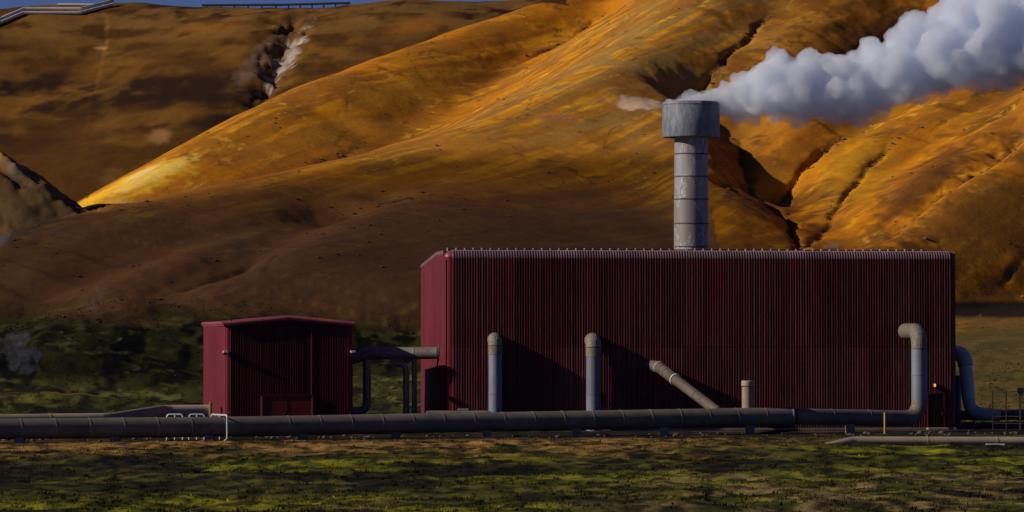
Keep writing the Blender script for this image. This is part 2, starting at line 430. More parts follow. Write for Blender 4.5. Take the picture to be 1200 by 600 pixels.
def mat_land(name, fine=3.0, contrast=0.45, bstr=0.5, bdist=0.25):
    t = NT(name)
    at = t.n('VertexColor'); at.layer_name = 'albedo'
    geo = t.n('NewGeometry').outputs['Position']
    a = t.noise(geo, fine, 5, 0.65); b = t.noise(geo, fine * 0.22, 4, 0.6)
    v = t.math('MULTIPLY', t.ramp(a, 0.25, 0.75, 1 - contrast, 1 + contrast), t.ramp(b, 0.3, 0.7, 1 - contrast * 0.5, 1 + contrast * 0.5))
    h = t.n('HueSaturation'); t.l(at.outputs['Color'], h.inputs['Color']); t.l(v, h.inputs['Value'])
    t.bsdf(h.outputs[0], 0.95, 0, a, bstr, bdist, 0.1)
    return t.m

def lerp(c, col, wgt): return c * (1 - wgt[..., None]) + np.array(col) * wgt[..., None]

# ---- hillside
Dh = np.concatenate([np.arange(343, 620, 0.6), np.arange(620, 960, 1.3)])
hm, hx, hy, hz = fan('hillside', Dh, np.linspace(-0.235, 0.235, 740))
n1 = fbm(hx / 26, hy / 26, 4, 101); n2 = fbm(hx / 6, hy / 6, 4, 111); n3 = fbm((hx - 0.62 * hy) / 1.5, (hy + 0.62 * hx) / 30, 4, 121)
n4 = fbm(hx / 1.3, hy / 1.3, 3, 131)
c = np.zeros(hx.shape + (3,)) + np.array((0.58, 0.205, 0.007))
c = lerp(c, (0.42, 0.165, 0.014), sstep(0.45, 0.62, n1))
cen = np.exp(-((hx - 6 - 0.35 * (hy - 200)) / 20) ** 2) * sstep(28, 40, hz)
c = lerp(c, (0.37, 0.215, 0.055), np.clip(cen * (0.55 + 0.9 * n1), 0, 0.9))
c = lerp(c, (0.86, 0.37, 0.010), sstep(0.50, 0.68, n3) * sstep(0.32, 0.6, n2) * 0.85)
c = lerp(c, (0.24, 0.088, 0.012), sstep(0.50, 0.70, n2) * (0.45 + 0.4 * sstep(22, 34, hx)))
c = lerp(c, (0.13, 0.05, 0.012), sstep(0.50, 0.66, fbm((hx - 0.6 * hy) / 7, (hy + 0.6 * hx) / 24, 4, 171)) * sstep(20, 32, hx) * sstep(0.3, 0.55, n4) * 0.8)
rl = 1 - np.abs(2 * fbm((hx - 0.7 * hy) / 7, (hy + 0.7 * hx) / 30, 5, 181) - 1)
c = lerp(c, (0.80, 0.42, 0.04), sstep(0.955, 0.985, rl) * sstep(0.46, 0.6, n1) * sstep(0.4, 0.6, n4) * 0.8)
rk = 1 - np.abs(2 * fbm(hx / 11, hy / 15, 5, 191) - 1)
c = lerp(c, (0.16, 0.06, 0.012), sstep(0.965, 0.99, rk) * sstep(0.35, 0.6, n4) * 0.75)
c = lerp(c, (0.33, 0.12, 0.014), sstep(0.5, 0.68, fbm((hx - 0.8 * hy) / 4, (hy + 0.8 * hx) / 34, 4, 195)) * 0.6)
def splat(c, px, py, rx, ry, col, wgt=1.0, soft=0.5, d0=345, noise=0.6, rot=0.0):
    p = hit(px, py, d0); D = p.y - CAMY; k = D / F
    a = (hx - p.x) / k; b = (hz - p.z) / k
    ca, sa = math.cos(R(rot)), math.sin(R(rot))
    d = np.hypot((a * ca + b * sa) / rx, (-a * sa + b * ca) / ry) + noise * (n2 - 0.5) + 0.8 * noise * (n4 - 0.5)
    g = np.abs(hy - p.y) < 60
    return lerp(c, col, wgt * np.where(g, 1 - sstep(1 - soft, 1 + soft * 0.3, d), 0))
# far brown hill (dark soil, cloud shade put into colour), behind the sunlit ridge
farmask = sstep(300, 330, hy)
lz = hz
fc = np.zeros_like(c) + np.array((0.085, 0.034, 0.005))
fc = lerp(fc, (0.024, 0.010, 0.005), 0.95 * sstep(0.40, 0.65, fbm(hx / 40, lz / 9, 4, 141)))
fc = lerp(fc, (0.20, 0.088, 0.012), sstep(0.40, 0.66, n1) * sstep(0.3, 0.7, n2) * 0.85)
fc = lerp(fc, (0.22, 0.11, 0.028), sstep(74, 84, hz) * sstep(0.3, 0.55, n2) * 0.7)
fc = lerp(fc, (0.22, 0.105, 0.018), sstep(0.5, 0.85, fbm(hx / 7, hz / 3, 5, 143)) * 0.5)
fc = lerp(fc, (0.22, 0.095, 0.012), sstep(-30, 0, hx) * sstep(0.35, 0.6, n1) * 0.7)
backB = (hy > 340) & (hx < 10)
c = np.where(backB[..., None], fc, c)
# bare brown lower slopes and dark moss at the foot
low = 1 - sstep(9, 19, hz + 5 * (n1 - 0.5) + 3 * (n2 - 0.5))
c = np.where((hy < 300)[..., None], lerp(c, (0.165, 0.082, 0.040), 0.8 * (1 - sstep(20, 31, hz + 6 * (n1 - 0.5))) * (hx < 26)), c)
moss = np.zeros_like(c) + np.array((0.046, 0.044, 0.010))
moss = lerp(moss, (0.075, 0.075, 0.012), sstep(0.5, 0.62, fbm(hx / 2.2, hy / 5, 4, 151)) * sstep(0.4, 0.6, n1))
moss = lerp(moss, (0.012, 0.012, 0.006), sstep(0.52, 0.62, fbm(hx / 3, hy / 6, 4, 161)))
dry = np.zeros_like(c) + np.array((0.135, 0.090, 0.026)); dry = lerp(dry, (0.09, 0.07, 0.02), sstep(0.45, 0.6, n2))
moss = lerp(moss, (0.16, 0.15, 0.04), sstep(0.60, 0.74, n4) * sstep(0.4, 0.6, n2) * 0.8)
moss = np.where((hx > 25)[..., None], dry, moss)
mz = 9.5 + 0.03 * np.clip(-hx - 20, 0, 30)
c = lerp(c, (0, 0, 0), np.zeros(hx.shape))
wm = (1 - sstep(mz - 1.0, mz + 2.0, hz + 3 * (n2 - 0.5) + 2 * (n1 - 0.5)))
c = c * (1 - wm[..., None]) + moss * wm[..., None]
# patches with shapes of their own, and painted shade bands at the right
c = splat(c, 140, 222, 90, 20, (0.90, 0.52, 0.03), 0.97, 0.6, 470, 1.1, rot=25)
c = splat(c, 130, 232, 60, 8, (0.55, 0.24, 0.02), 0.8, 0.5, 470, 1.8, rot=30)
c = splat(c, 180, 205, 50, 7, (0.92, 0.62, 0.12), 0.9, 0.6, 470, 1.6, rot=28)
c = splat(c, 165, 203, 26, 4, (0.9, 0.68, 0.28), 0.9, 0.6, 470, rot=28)
c = splat(c, 120, 245, 40, 9, (0.7, 0.42, 0.07), 0.8, 0.6, 470, rot=20)
c = splat(c, 490, 100, 90, 20, (0.60, 0.30, 0.02), 0.7, 0.7, 480, 0.9, rot=28)
c = splat(c, 380, 150, 90, 16, (0.55, 0.24, 0.02), 0.7, 0.7, 480, 0.9, rot=28)
c = splat(c, 745, 124, 52, 15, (0.36, 0.15, 0.05), 0.7, 0.6, 460, 1.0)
c = splat(c, 752, 122, 36, 10, (0.80, 0.56, 0.36), 0.95, 0.5, 460, 1.6)
c = splat(c, 655, 137, 42, 5, (0.42, 0.15, 0.07), 0.7, 0.6, 460, 0.8)
c = splat(c, 187, 160, 16, 12, (0.34, 0.17, 0.06), 0.8, 0.5, 640, 0.6)
c = splat(c, 118, 56, 10, 3, (0.6, 0.33, 0.14), 0.8, 0.5, 640, 0.6)
c = splat(c, 334, 72, 12, 46, (0.50, 0.42, 0.37), 0.95, 0.4, 640, 1.2, rot=-21)
c = splat(c, 304, 70, 14, 46, (0.20, 0.115, 0.07), 0.9, 0.5, 640, 0.9, rot=-25)
c = splat(c, 245, 32, 45, 9, (0.26, 0.10, 0.012), 0.7, 0.7, 640, 0.9)
c = splat(c, 490, 28, 40, 12, (0.30, 0.11, 0.012), 0.8, 0.7, 640, 0.9, rot=15)
c = splat(c, 40, 235, 75, 60, (0.10, 0.065, 0.030), 0.9, 0.4, 436, 0.5)
c = splat(c, 15, 195, 10, 26, (0.22, 0.165, 0.12), 0.7, 0.6, 430, 1.0, rot=40)
c = splat(c, 10, 280, 9, 16, (0.26, 0.22, 0.19), 0.7, 0.6, 430, 1.0, rot=40)

c = splat(c, 935, 110, 45, 30, (0.50, 0.26, 0.02), 0.5, 0.7, 460, 0.9)
c = splat(c, 1000, 200, 70, 40, (0.56, 0.26, 0.012), 0.8, 0.7, 440, 0.8, rot=35)
c = splat(c, 905, 215, 24, 30, (0.55, 0.25, 0.015), 0.7, 0.6, 440, 0.8, rot=-45)
c = splat(c, 1090, 212, 120, 17, (0.15, 0.055, 0.012), 0.95, 0.6, 455, 0.9, rot=37)  # dark band: shade on the spur's right flank, painted into the soil
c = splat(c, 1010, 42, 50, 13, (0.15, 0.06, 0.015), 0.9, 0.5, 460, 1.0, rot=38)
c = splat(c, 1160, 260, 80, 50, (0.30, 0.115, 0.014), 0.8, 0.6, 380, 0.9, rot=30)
c = splat(c, 975, 287, 12, 4, (0.5, 0.32, 0.16), 0.8, 0.5, 420, 0.8)
c = splat(c, 310, 268, 40, 7, (0.22, 0.15, 0.03), 0.5, 0.6, 380, 0.8, rot=15)
c = splat(c, 190, 300, 30, 10, (0.26, 0.09, 0.02), 0.6, 0.6, 380, 0.8)
c = splat(c, 20, 320, 45, 22, (0.32, 0.15, 0.045), 0.7, 0.6, 360, 0.8, rot=20)
c = splat(c, 1170, 362, 160, 12, (0.012, 0.010, 0.008), 0.97, 0.4, 346, 0.25)  # black band: shadow in the dip at the hill foot, painted on
for px, py, rx in ((82, 397, 4), (140, 398, 3), (65, 434, 4), (72, 390, 2), (172, 397, 2), (84, 409, 2)):
    c = splat(c, px, py, rx, 1.2, (0.28, 0.25, 0.15), 0.8, 0.5, 344, 0.9)
for P, dep, wid in CARVES:      # bare dark rock and mud in the beds of the gullies
    d, _, zc = seg_dist(hx, hy, P)
    c = lerp(c, (0.10, 0.045, 0.02), np.where(np.abs(hz - zc) < 20, 0.85 * np.exp(-(d / (wid * 0.8)) ** 2) * sstep(0.3, 0.55, n4), 0) * (wid < 4))
c = c * (0.88 + 0.24 * n4[..., None])
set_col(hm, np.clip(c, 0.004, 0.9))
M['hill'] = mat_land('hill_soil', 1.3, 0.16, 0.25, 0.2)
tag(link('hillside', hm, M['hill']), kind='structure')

# ---- stones lying on the slopes
nst = 2600
sD = np.concatenate([rng.uniform(352, 470, nst // 2), rng.uniform(440, 600, nst // 2)]); su = rng.uniform(-0.16, 0.16, nst)
sx_ = su * sD; sy_ = sD + CAMY; kp = (fbm(sx_ / 14, sy_ / 14, 3, 501) + 0.35 * rng.random(nst)) > 0.80
for P, dep, wid in CARVES:
    if wid < 3 and dep > 0.55:
        extra = np.array(P)[:-1, None, :2] + rng.random((len(P) - 1, 14, 1)) * np.diff(np.array(P)[:, :2], axis=0)[:, None, :] + rng.normal(0, wid * 1.3, (len(P) - 1, 14, 2))
        sx_ = np.concatenate([sx_, extra[..., 0].ravel()]); sy_ = np.concatenate([sy_, extra[..., 1].ravel()]); kp = np.concatenate([kp, np.ones(extra[..., 0].size, bool)])
sx_, sy_ = sx_[kp], sy_[kp]; sz_ = H(sx_, sy_); nst = len(sx_)
rad = 0.07 + 0.25 * rng.random(nst) ** 3
oc = np.array([(1, 0, 0), (0, 1, 0), (-1, 0, 0), (0, -1, 0), (0, 0, 1), (0, 0, -1), (.7, .7, .5), (-.7, .7, .5), (-.7, -.7, .5), (.7, -.7, .5)], float)
of = np.array([(0, 6, 9), (0, 1, 6), (1, 7, 6), (1, 2, 7), (2, 8, 7), (2, 3, 8), (3, 9, 8), (3, 0, 9), (4, 9, 6), (4, 6, 7), (4, 7, 8), (4, 8, 9), (5, 1, 0), (5, 2, 1), (5, 3, 2), (5, 0, 3)])
vv = oc[None] * rad[:, None, None] * rng.uniform(0.7, 1.3, (nst, 10, 3)) * np.array((1.2, 1.2, 0.8)) + np.stack([sx_, sy_, sz_ + 0.02], -1)[:, None]
ff = (of[None] + 10 * np.arange(nst)[:, None, None]).reshape(-1, 3)
sm = mesh('slope_stones', vv.reshape(-1, 3).tolist(), [tuple(int(k) for k in q) for q in ff])
M['slope_rock'] = mat_worn('slope_rock', (0.20, 0.10, 0.04), (0.07, 0.04, 0.025), 0.95, 0, False, 0.8)
tag(link('slope_stones', sm, M['slope_rock']), 'small brown stones strewn over the hillside and its gullies', 'stones', kind='stuff')

# ---- near ground
gm, gx, gy, gz = fan('ground', np.arange(120, 343.1, 0.55), np.linspace(-0.26, 0.26, 540))
def meadow(x, y):
    m1 = fbm(x / 13, y / 16, 4, 201); m2 = fbm(x / 3.2, y / 5, 4, 211); m3 = fbm(x / 0.9, y / 1.6, 3, 221)
    c = np.zeros(x.shape + (3,)) + np.array((0.050, 0.050, 0.007))
    c = lerp(c, (0.10, 0.078, 0.02), sstep(0.42, 0.7, m2) * 0.7)
    c = lerp(c, (0.012, 0.012, 0.004), sstep(0.44, 0.62, fbm(x / 6, y / 12, 4, 231)) * 0.92)
    dryb = sstep(-76, -42, y - 0.18 * x + 16 * (m1 - 0.5)) * (1 - sstep(8, 26, x))
    c = lerp(c, (0.27, 0.15, 0.045), dryb * sstep(0.3, 0.58, m2) * 0.9)
    c = lerp(c, (0.19, 0.18, 0.010), (1 - dryb) * sstep(0.52, 0.66, m1) * sstep(0.3, 0.6, m2) * 0.8)
    c = lerp(c, (0.20, 0.145, 0.055), sstep(0, 14, x) * (1 - sstep(-95, -75, y)) * sstep(0.44, 0.62, m2) * 0.8)
    # dark cinder strip along the pipes and round the buildings
    e = y - 0.20 * x + 3 * (m2 - 0.5) + 2 * (m1 - 0.5)
    yard = sstep(-24, -21, e) * (1 - sstep(20, 30, y))
    yc = np.zeros_like(c) + np.array((0.020, 0.016, 0.013)); yc = lerp(yc, (0.075, 0.05, 0.03), sstep(0.58, 0.68, m2) * 0.8)
    c = c * (1 - yard[..., None]) + yc * yard[..., None]
    beh = sstep(22, 34, y)
    bm = np.zeros_like(c) + np.array((0.040, 0.042, 0.009)); bm = lerp(bm, (0.09, 0.085, 0.016), sstep(0.5, 0.62, m2))
    bm = lerp(bm, (0.014, 0.013, 0.006), sstep(0.5, 0.62, fbm(x / 4, y / 7, 4, 241)))
    db = np.zeros_like(c) + np.array((0.135, 0.090, 0.026)); db = lerp(db, (0.09, 0.07, 0.02), sstep(0.45, 0.6, m2))
    bm = np.where((x > 25)[..., None], db, bm)
    c = c * (1 - beh[..., None]) + bm * beh[..., None]
    return c * (0.22 + 1.35 * sstep(0.28, 0.74, m3)[..., None])
set_col(gm, np.clip(meadow(gx, gy), 0.003, 0.9))
M['meadow'] = mat_land('meadow_soil', 3.0, 0.3, 0.8, 0.15)
tag(link('ground', gm, M['meadow']), kind='structure')
# the land all round, out to the horizon
U = np.concatenate([[-6000, -2500, -1200], np.arange(-700, 701, 50), [1200, 2500, 6000]]).astype(float)
ux, uy = np.meshgrid(U, U); uz = np.where(uy > 80, np.clip((uy - 80) * 0.05, 0, 30), 0) - 6.0 + 2 * fbm(ux / 90, uy / 90, 3, 301)
inside = (uy > -190) & (uy < 670) & (np.abs(ux) < 0.18 * (uy + 300))
uz = np.where(uy < -180, -0.8 + 0 * uz, uz)
uz = np.where((np.abs(ux) > 0.25 * np.clip(uy + 300, 0, None)) & (uy >= -180), np.clip(H(ux, uy, False), 0, 90) * 0.9 - 0.8, uz)
n = len(U); vs = np.stack([ux, uy, uz], -1).reshape(-1, 3)
fs = [(j * n + i, j * n + i + 1, (j + 1) * n + i + 1, (j + 1) * n + i) for j in range(n - 1) for i in range(n - 1)]
om = mesh('terrain', vs.tolist(), fs, 180)
set_col(om, np.clip(np.where((uy > 60)[..., None], np.array((0.18, 0.09, 0.03)), np.array((0.05, 0.05, 0.012))) + 0 * ux[..., None], 0, 1))
tag(link('terrain', om, M['meadow']), kind='structure')

# ---- grass tufts on the low ground (one mass)
def tufts(name, n, D0, D1, hmin, hmax, mask=None, label=None, upow=1.0, uspan=0.17):
    D = D0 + (D1 - D0) * rng.random(n) ** upow; u = rng.uniform(-uspan, uspan, n)
    x = u * D; y = D + CAMY
    dens = fbm(x / 4, y / 6, 3, 401)
    keep = dens + 0.25 * rng.random(n) > 0.52
    if mask is not None: keep &= mask(x, y)
    x, y = x[keep], y[keep]; n = len(x); z = H(x, y) - 0.03
    colr = meadow(x, y) * rng.uniform(1.2, 2.4, n)[:, None]
    nb = 5; V = np.zeros((n, nb, 3, 3)); h = rng.uniform(hmin, hmax, n)
    for b in range(nb):
        a = rng.uniform(0, 2 * np.pi, n); rr = rng.uniform(0, 0.16, n); lean = rng.uniform(0.1, 0.6, n) * h; wd = rng.uniform(0.03, 0.08, n) * (h / 0.3)
        bx = x + rr * np.cos(a); by = y + rr * np.sin(a)
        V[:, b, 0] = np.stack([bx - wd, by, z], -1); V[:, b, 1] = np.stack([bx + wd, by + 0.3 * wd, z], -1)
        V[:, b, 2] = np.stack([bx + lean * np.cos(a), by + lean * np.sin(a), z + h * rng.uniform(0.6, 1, n)], -1)
    V = V.reshape(-1, 3); k = len(V)
    me = bpy.data.meshes.new(name); me.vertices.add(k); me.vertices.foreach_set('co', V.astype(np.float32).ravel())
    me.loops.add(k); me.loops.foreach_set('vertex_index', np.arange(k, dtype=np.int32))
    me.polygons.add(k // 3); me.polygons.foreach_set('loop_start', np.arange(0, k, 3, dtype=np.int32)); me.update(calc_edges=True)
    set_col(me, np.clip(np.repeat(colr, nb * 3, 0), 0.003, 0.9))
    return tag(link(name, me, M['meadow']), label, 'grass', kind='stuff')
def not_yard(x, y): return (y - 0.20 * x) < -22.5
tufts('meadow_grass', 20000, 128, 292, 0.08, 0.24, not_yard, 'short olive and dry grass tufts in the foreground meadow', 1.4)
tufts('slope_grass', 9000, 324, 385, 0.08, 0.26, lambda x, y: np.abs(x - 18) > 4, 'dark mossy grass on the slope behind the buildings', 1.0)

# ------------------------------------------------------------------ corrugated cladding
def corr(width, z0, ztop, ribs=5, depth=0.12, nseg=1):
    """trapezoid-ribbed sheet: along x, ribs stand proud towards -y; ztop may be a function of x"""
    p = width / ribs; xs = []
    for i in range(ribs):
        for fx, fy in ((0, 0), (0.30, 0), (0.48, -depth), (0.78, -depth)): xs.append(((i + fx) * p, fy))
    xs.append((width, 0)); v = []; f = []
    for x, y in xs:
        zt = ztop(x) if callable(ztop) else ztop
        v += [(x, y, z0), (x, y, zt)]
    for i in range(len(xs) - 1): f.append((2 * i, 2 * i + 2, 2 * i + 3, 2 * i + 1))
    return v, f
def quarter(r, z0, z1, a0, a1, n=8, cx=0, cy=0):
    v = []; f = []
    for i in range(n + 1):
        a = R(a0 + (a1 - a0) * i / n); v += [(cx + r * math.cos(a), cy + r * math.sin(a), z0), (cx + r * math.cos(a), cy + r * math.sin(a), z1)]
    for i in range(n): f.append((2 * i, 2 * i + 2, 2 * i + 3, 2 * i + 1))
    return v, f

# ------------------------------------------------------------------ main power house
TH = R(7.0); L, DEP, ZT, RC = 43.9, 20.0, 15.1, 0.6
ph = tag(empty('power_house', (-5.65, 0, 0), TH), 'long dark red ribbed power house with rounded eave below the chimney', 'building')
def roof_z(y): return ZT if y < 6 else ZT - 0.85 * (y - 6) / (DEP - 6)
MB().add([(0.12, 0.12, -0.3), (L - 0.12, 0.12, -0.3), (L - 0.12, DEP, -0.3), (0.12, DEP, -0.3),
          (0.12, 0.12, ZT - 0.75), (L - 0.12, 0.12, ZT - 0.75), (L - 0.12, DEP, ZT - 1.0), (0.12, DEP, ZT - 1.0)],
         [(3, 2, 1, 0), (4, 5, 6, 7), (0, 1, 5, 4), (1, 2, 6, 5), (2, 3, 7, 6), (3, 0, 4, 7)]).build('wall', M['red'], ph)
NP = 24; x0 = RC; pw = (L - 0.55 - x0) / NP; ZJ = 7.1
NR = 8
lo = mesh('cladding_lower', *corr(pw, 0.12, ZJ, NR, 0.09)); up = mesh('cladding_upper', *corr(pw, ZJ - 0.06, ZT - RC, NR, 0.09))
lo.materials.append(mat_ribs('red_ribs_lower', (0.165, 0.020, 0.034), (0.085, 0.010, 0.016), (0.105, 0.054, 0.050), pw / NR))
up.materials.append(mat_ribs('red_ribs_upper', (0.165, 0.013, 0.022), (0.075, 0.006, 0.010), (0.105, 0.052, 0.046), pw / NR))
v, f = [], []
base = corr(pw, 0, 1, NR, 0.09)[0]; prof = [(p[0], p[1]) for p in base[::2]]; na = 8
for i in range(na + 1):
    a = R(90 * i / na)
    for x, y in prof:
        rr = RC - y
        v.append((x, RC - rr * math.cos(a), ZT - RC + rr * math.sin(a)))
k = len(prof)
for x, y in prof: v.append((x, 1.4, ZT - y * 0.9))
f = [(i * k + j, i * k + j + 1, (i + 1) * k + j + 1, (i + 1) * k + j) for i in range(na + 1) for j in range(k - 1)]
ev = mesh('eave_sheet', v, f); ev.materials.append(M['eave'])
for i in range(NP):
    link('cladding_panel', lo, None, ph, (x0 + i * pw, 0.0, 0))
    link('cladding_panel', up, None, ph, (x0 + i * pw, -0.012, 0))
    link('eave_panel', ev, None, ph, (x0 + i * pw, 0, 0))
# left end wall, sheet by sheet
ne = 11; ew = (DEP - RC) / ne
for i in range(ne):
    ya = RC + i * ew
    vv, ff = corr(ew, 0.12, lambda t: roof_z(DEP - i * ew - t) - 0.22, 5, 0.05)
    vv = [(y, DEP - i * ew - x, z) for x, y, z in vv]
    MB().add(vv, ff).build('end_panel', M['end_red'], ph)
# right end wall
for i in range(ne):
    vv, ff = corr(ew, 0.12, lambda t: roof_z(RC + i * ew + t) - 0.22, 5, 0.05)
    MB().add([(L - y, RC + i * ew + x, z) for x, y, z in vv], ff).build('end_panel', M['end_red'], ph)
MB().add(*quarter(RC, 0.1, ZT - RC + 0.1, 270, 180, 10, RC, RC)).build('corner_trim', M['red_trim'], ph, 180)
MB().add(*quarter(0.5, 0.1, ZT - RC + 0.1, 270, 360, 10, L - 0.55, 0.43)).build('corner_trim', M['red_trim'], ph, 180)
# rounded ends of the eave
def eave_end(x_in, sgn, r):
    v = []; f = []; na, nb = 8, 8
    for i in range(na + 1):
        a = R(90 * i / na)
        for j in range(nb + 1):
            b = R(90 * j / nb)
            v.append((x_in + sgn * r * math.cos(a) * math.sin(b), r - r * math.cos(a) * math.cos(b), ZT - RC + RC * math.sin(a)))
    for i in range(na):
        for j in range(nb): f.append((i * (nb + 1) + j, i * (nb + 1) + j + 1, (i + 1) * (nb + 1) + j + 1, (i + 1) * (nb + 1) + j))
    return MB().add(v, f)
eave_end(RC, -1, RC).build('eave_end', M['fascia'], ph, 180); eave_end(L - 0.55, 1, 0.5).build('eave_end', M['red_trim'], ph, 180)
# roof slab
rp = [(0.7, ZT - 0.02), (6, ZT - 0.02), (DEP + 0.1, roof_z(DEP) - 0.02), (DEP + 0.1, roof_z(DEP) - 0.25), (6, ZT - 0.27), (0.7, ZT - 0.27)]
v = [(x, y, z) for x in (0.05, L - 0.05) for y, z in rp]
MB().add(v, [(i, (i + 1) % 6, 6 + (i + 1) % 6, 6 + i) for i in range(6)] + [(5, 4, 3, 2, 1, 0), (6, 7, 8, 9, 10, 11)]).build('roof', M['eave'], ph)
for xe, dx in ((-0.07, 0.16), (L - 0.08, 0.16)):
    pv = [(0.55, ZT - 0.3), (0.55, ZT + 0.02), (6, ZT + 0.03), (DEP + 0.12, roof_z(DEP) + 0.03), (DEP + 0.12, roof_z(DEP) - 0.24), (6, ZT - 0.26)]
    v = [(x, y, z) for x in (xe, xe + dx) for y, z in pv]
    MB().add(v, [(i, (i + 1) % 6, 6 + (i + 1) % 6, 6 + i) for i in range(6)] + [(5, 4, 3, 2, 1, 0), (6, 7, 8, 9, 10, 11)]).build('verge_trim', M['eave'], ph)
# low guard rail on the roof edge
pm = MB().box(-0.05, 0.05, -0.03, 0.03, 0, 0.26, 0.01); pmesh = mesh('roof_post', pm.v, pm.f); pmesh.materials.append(M['lpipe'])
rail = MB().box(0.3, L - 2.2, 1.56, 1.60, ZT + 0.10, ZT + 0.20).build('guard_rail', M['red_old'], ph)
for i in range(57): link('roof_post', pmesh, None, rail, (0.4 + i * 0.728, 1.5, ZT))
# plinth, door, lamp
MB().box(0.2, L - 0.1, -0.10, 0.10, -0.3, 0.16, 0.02).build('plinth', M['concrete'], ph)
dr = MB().box(41.35, 42.65, -0.17, 0.05, 0.18, 3.0, 0.02).build('door', M['door'], ph)
MB().box(42.5, 42.56, -0.25, -0.17, 1.2, 1.45, 0.01).build('door_handle', M['dark'], dr)
MB().box(41.22, 41.34, -0.20, 0.05, 0.18, 3.12).build('door_frame', M['red_old'], ph); MB().box(42.66, 42.78, -0.20, 0.05, 0.18, 3.12).build('door_frame', M['red_old'], ph)
MB().box(41.34, 42.66, -0.20, 0.05, 3.005, 3.12).build('door_frame', M['red_old'], ph)
MB().box(41.1, 42.9, -1.1, -0.2, -0.1, 0.17, 0.03).build('door_step', M['concrete'], ph)
lp = MB().box(41.72, 42.02, -0.30, -0.06, 3.55, 3.95, 0.03).build('door_lamp', M['dark'], ph)
MB().box(41.79, 41.95, -0.34, -0.305, 3.64, 3.88, 0.01).build('lamp_glass', M['lamp'], lp)

# ------------------------------------------------------------------ small gabled building
SB = R(11.0)
sb = tag(empty('pump_house', (-23.75, -4, 0), SB), 'small dark red gabled building with a wide door beside the long power house', 'building')
SW, SD, SE, SA, SR = 10.75, 16.0, 9.05, 9.55, 0.4
def gz_(x): return SE + (SA - SE) * (1 - abs(x - SW / 2) / (SW / 2))
MB().add([(0.1, 0.1, -0.3), (SW - 0.1, 0.1, -0.3), (SW - 0.1, SD, -0.3), (0.1, SD, -0.3), (0.1, 0.1, SE - 0.3), (SW - 0.1, 0.1, SE - 0.3), (SW - 0.1, SD, SE - 0.3), (0.1, SD, SE - 0.3)],
         [(3, 2, 1, 0), (4, 5, 6, 7), (0, 1, 5, 4), (1, 2, 6, 5), (2, 3, 7, 6), (3, 0, 4, 7)]).build('wall', M['red'], sb)
ns = 6; sw_ = (SW - 2 * SR) / ns
for i in range(ns):
    xa = SR + i * sw_
    vv, ff = corr(sw_, 0.1, lambda t: gz_(xa + t) - 0.3, 8, 0.06)
    MB().add([(x + xa, y, z) for x, y, z in vv], ff).build('cladding_panel', M['red_old'], sb)
nl = 9; lw = (SD - SR) / nl
for i in range(nl):
    vv, ff = corr(lw, 0.1, SE - 0.25, 5, 0.04)
    MB().add([(y, SD - i * lw - x, z) for x, y, z in vv], ff).build('side_panel', M['end_red'], sb)
    MB().add([(SW - y, SR + i * lw + x, z) for x, y, z in vv], ff).build('side_panel', M['end_red'], sb)
MB().add(*quarter(SR, 0.08, SE - 0.2, 270, 180, 8, SR, SR)).build('corner_trim', M['red_trim'], sb, 180)
MB().add(*quarter(SR, 0.08, SE - 0.2, 270, 360, 8, SW - SR, SR)).build('corner_trim', M['red_trim'], sb, 180)
rv = []
for y in (-0.05, SD + 0.1):
    rv += [(-0.12, y, SE - 0.28), (-0.12, y, SE + 0.06), (SW / 2, y, SA + 0.06), (SW + 0.12, y, SE + 0.06), (SW + 0.12, y, SE - 0.28), (SW / 2, y, SA - 0.22)]
MB().add(rv, [(i, 6 + i, 6 + (i + 1) % 6, (i + 1) % 6) for i in range(6)] + [(0, 1, 2, 5), (5, 2, 3, 4), (11, 8, 7, 6), (10, 9, 8, 11)]).build('roof', M['fascia'], sb)
MB().tube([(-0.1, -0.05, SE - 0.12), (SW / 2, -0.05, SA - 0.09), (SW + 0.1, -0.05, SE - 0.12)], 0.21, 12).build('fascia_trim', M['fascia'], sb, 60)
MB().tube([(-0.06, 0.1, SE - 0.05), (-0.06, SD, SE - 0.05)], 0.16, 10).build('gutter', M['fascia'], sb, 60)
for xx in (0.6, SW - 0.6): MB().box(xx - 0.07, xx + 0.07, 0.1, 0.24, gz_(xx) + 0.0, gz_(xx) + 0.24, 0.01).build('roof_bolt', M['dark'], sb)
d0, d1 = 3.15, 7.25
dr = MB().box(d0, d1, -0.13, 0.05, 0.1, 2.95, 0.02).build('door', M['red_trim'], sb)
MB().box((d0 + d1) / 2 - 0.02, (d0 + d1) / 2 + 0.02, -0.15, -0.13, 0.12, 2.93).build('door_seam', M['red'], dr)
for hx_ in (-0.28, 0.16): MB().box((d0 + d1) / 2 + hx_, (d0 + d1) / 2 + hx_ + 0.12, -0.21, -0.13, 1.2, 1.5, 0.015).build('door_handle', M['dark'], dr)
for xx in (d0 - 0.12, d1): MB().box(xx, xx + 0.12, -0.18, 0.05, 0.1, 2.95).build('door_jamb', M['fascia'], sb)
MB().box(d0 - 0.12, d1 + 0.12, -0.18, 0.05, 2.955, 3.07).build('door_lintel', M['red'], sb)
MB().box(7.23 - 0.0, 7.29, -0.10, -0.02, 3.1, 8.6).build('joint_strip', M['fascia'], sb)
for xx in (-0.15, SW - 0.25):
    lm = MB().box(xx, xx + 0.42, -0.36, -0.02, 6.55, 6.73, 0.03).build('wall_lamp', M['white'], sb)
    MB().box(xx + 0.05, xx + 0.37, -0.30, -0.06, 6.40, 6.548).build('lamp_housing', M['dark'], lm)

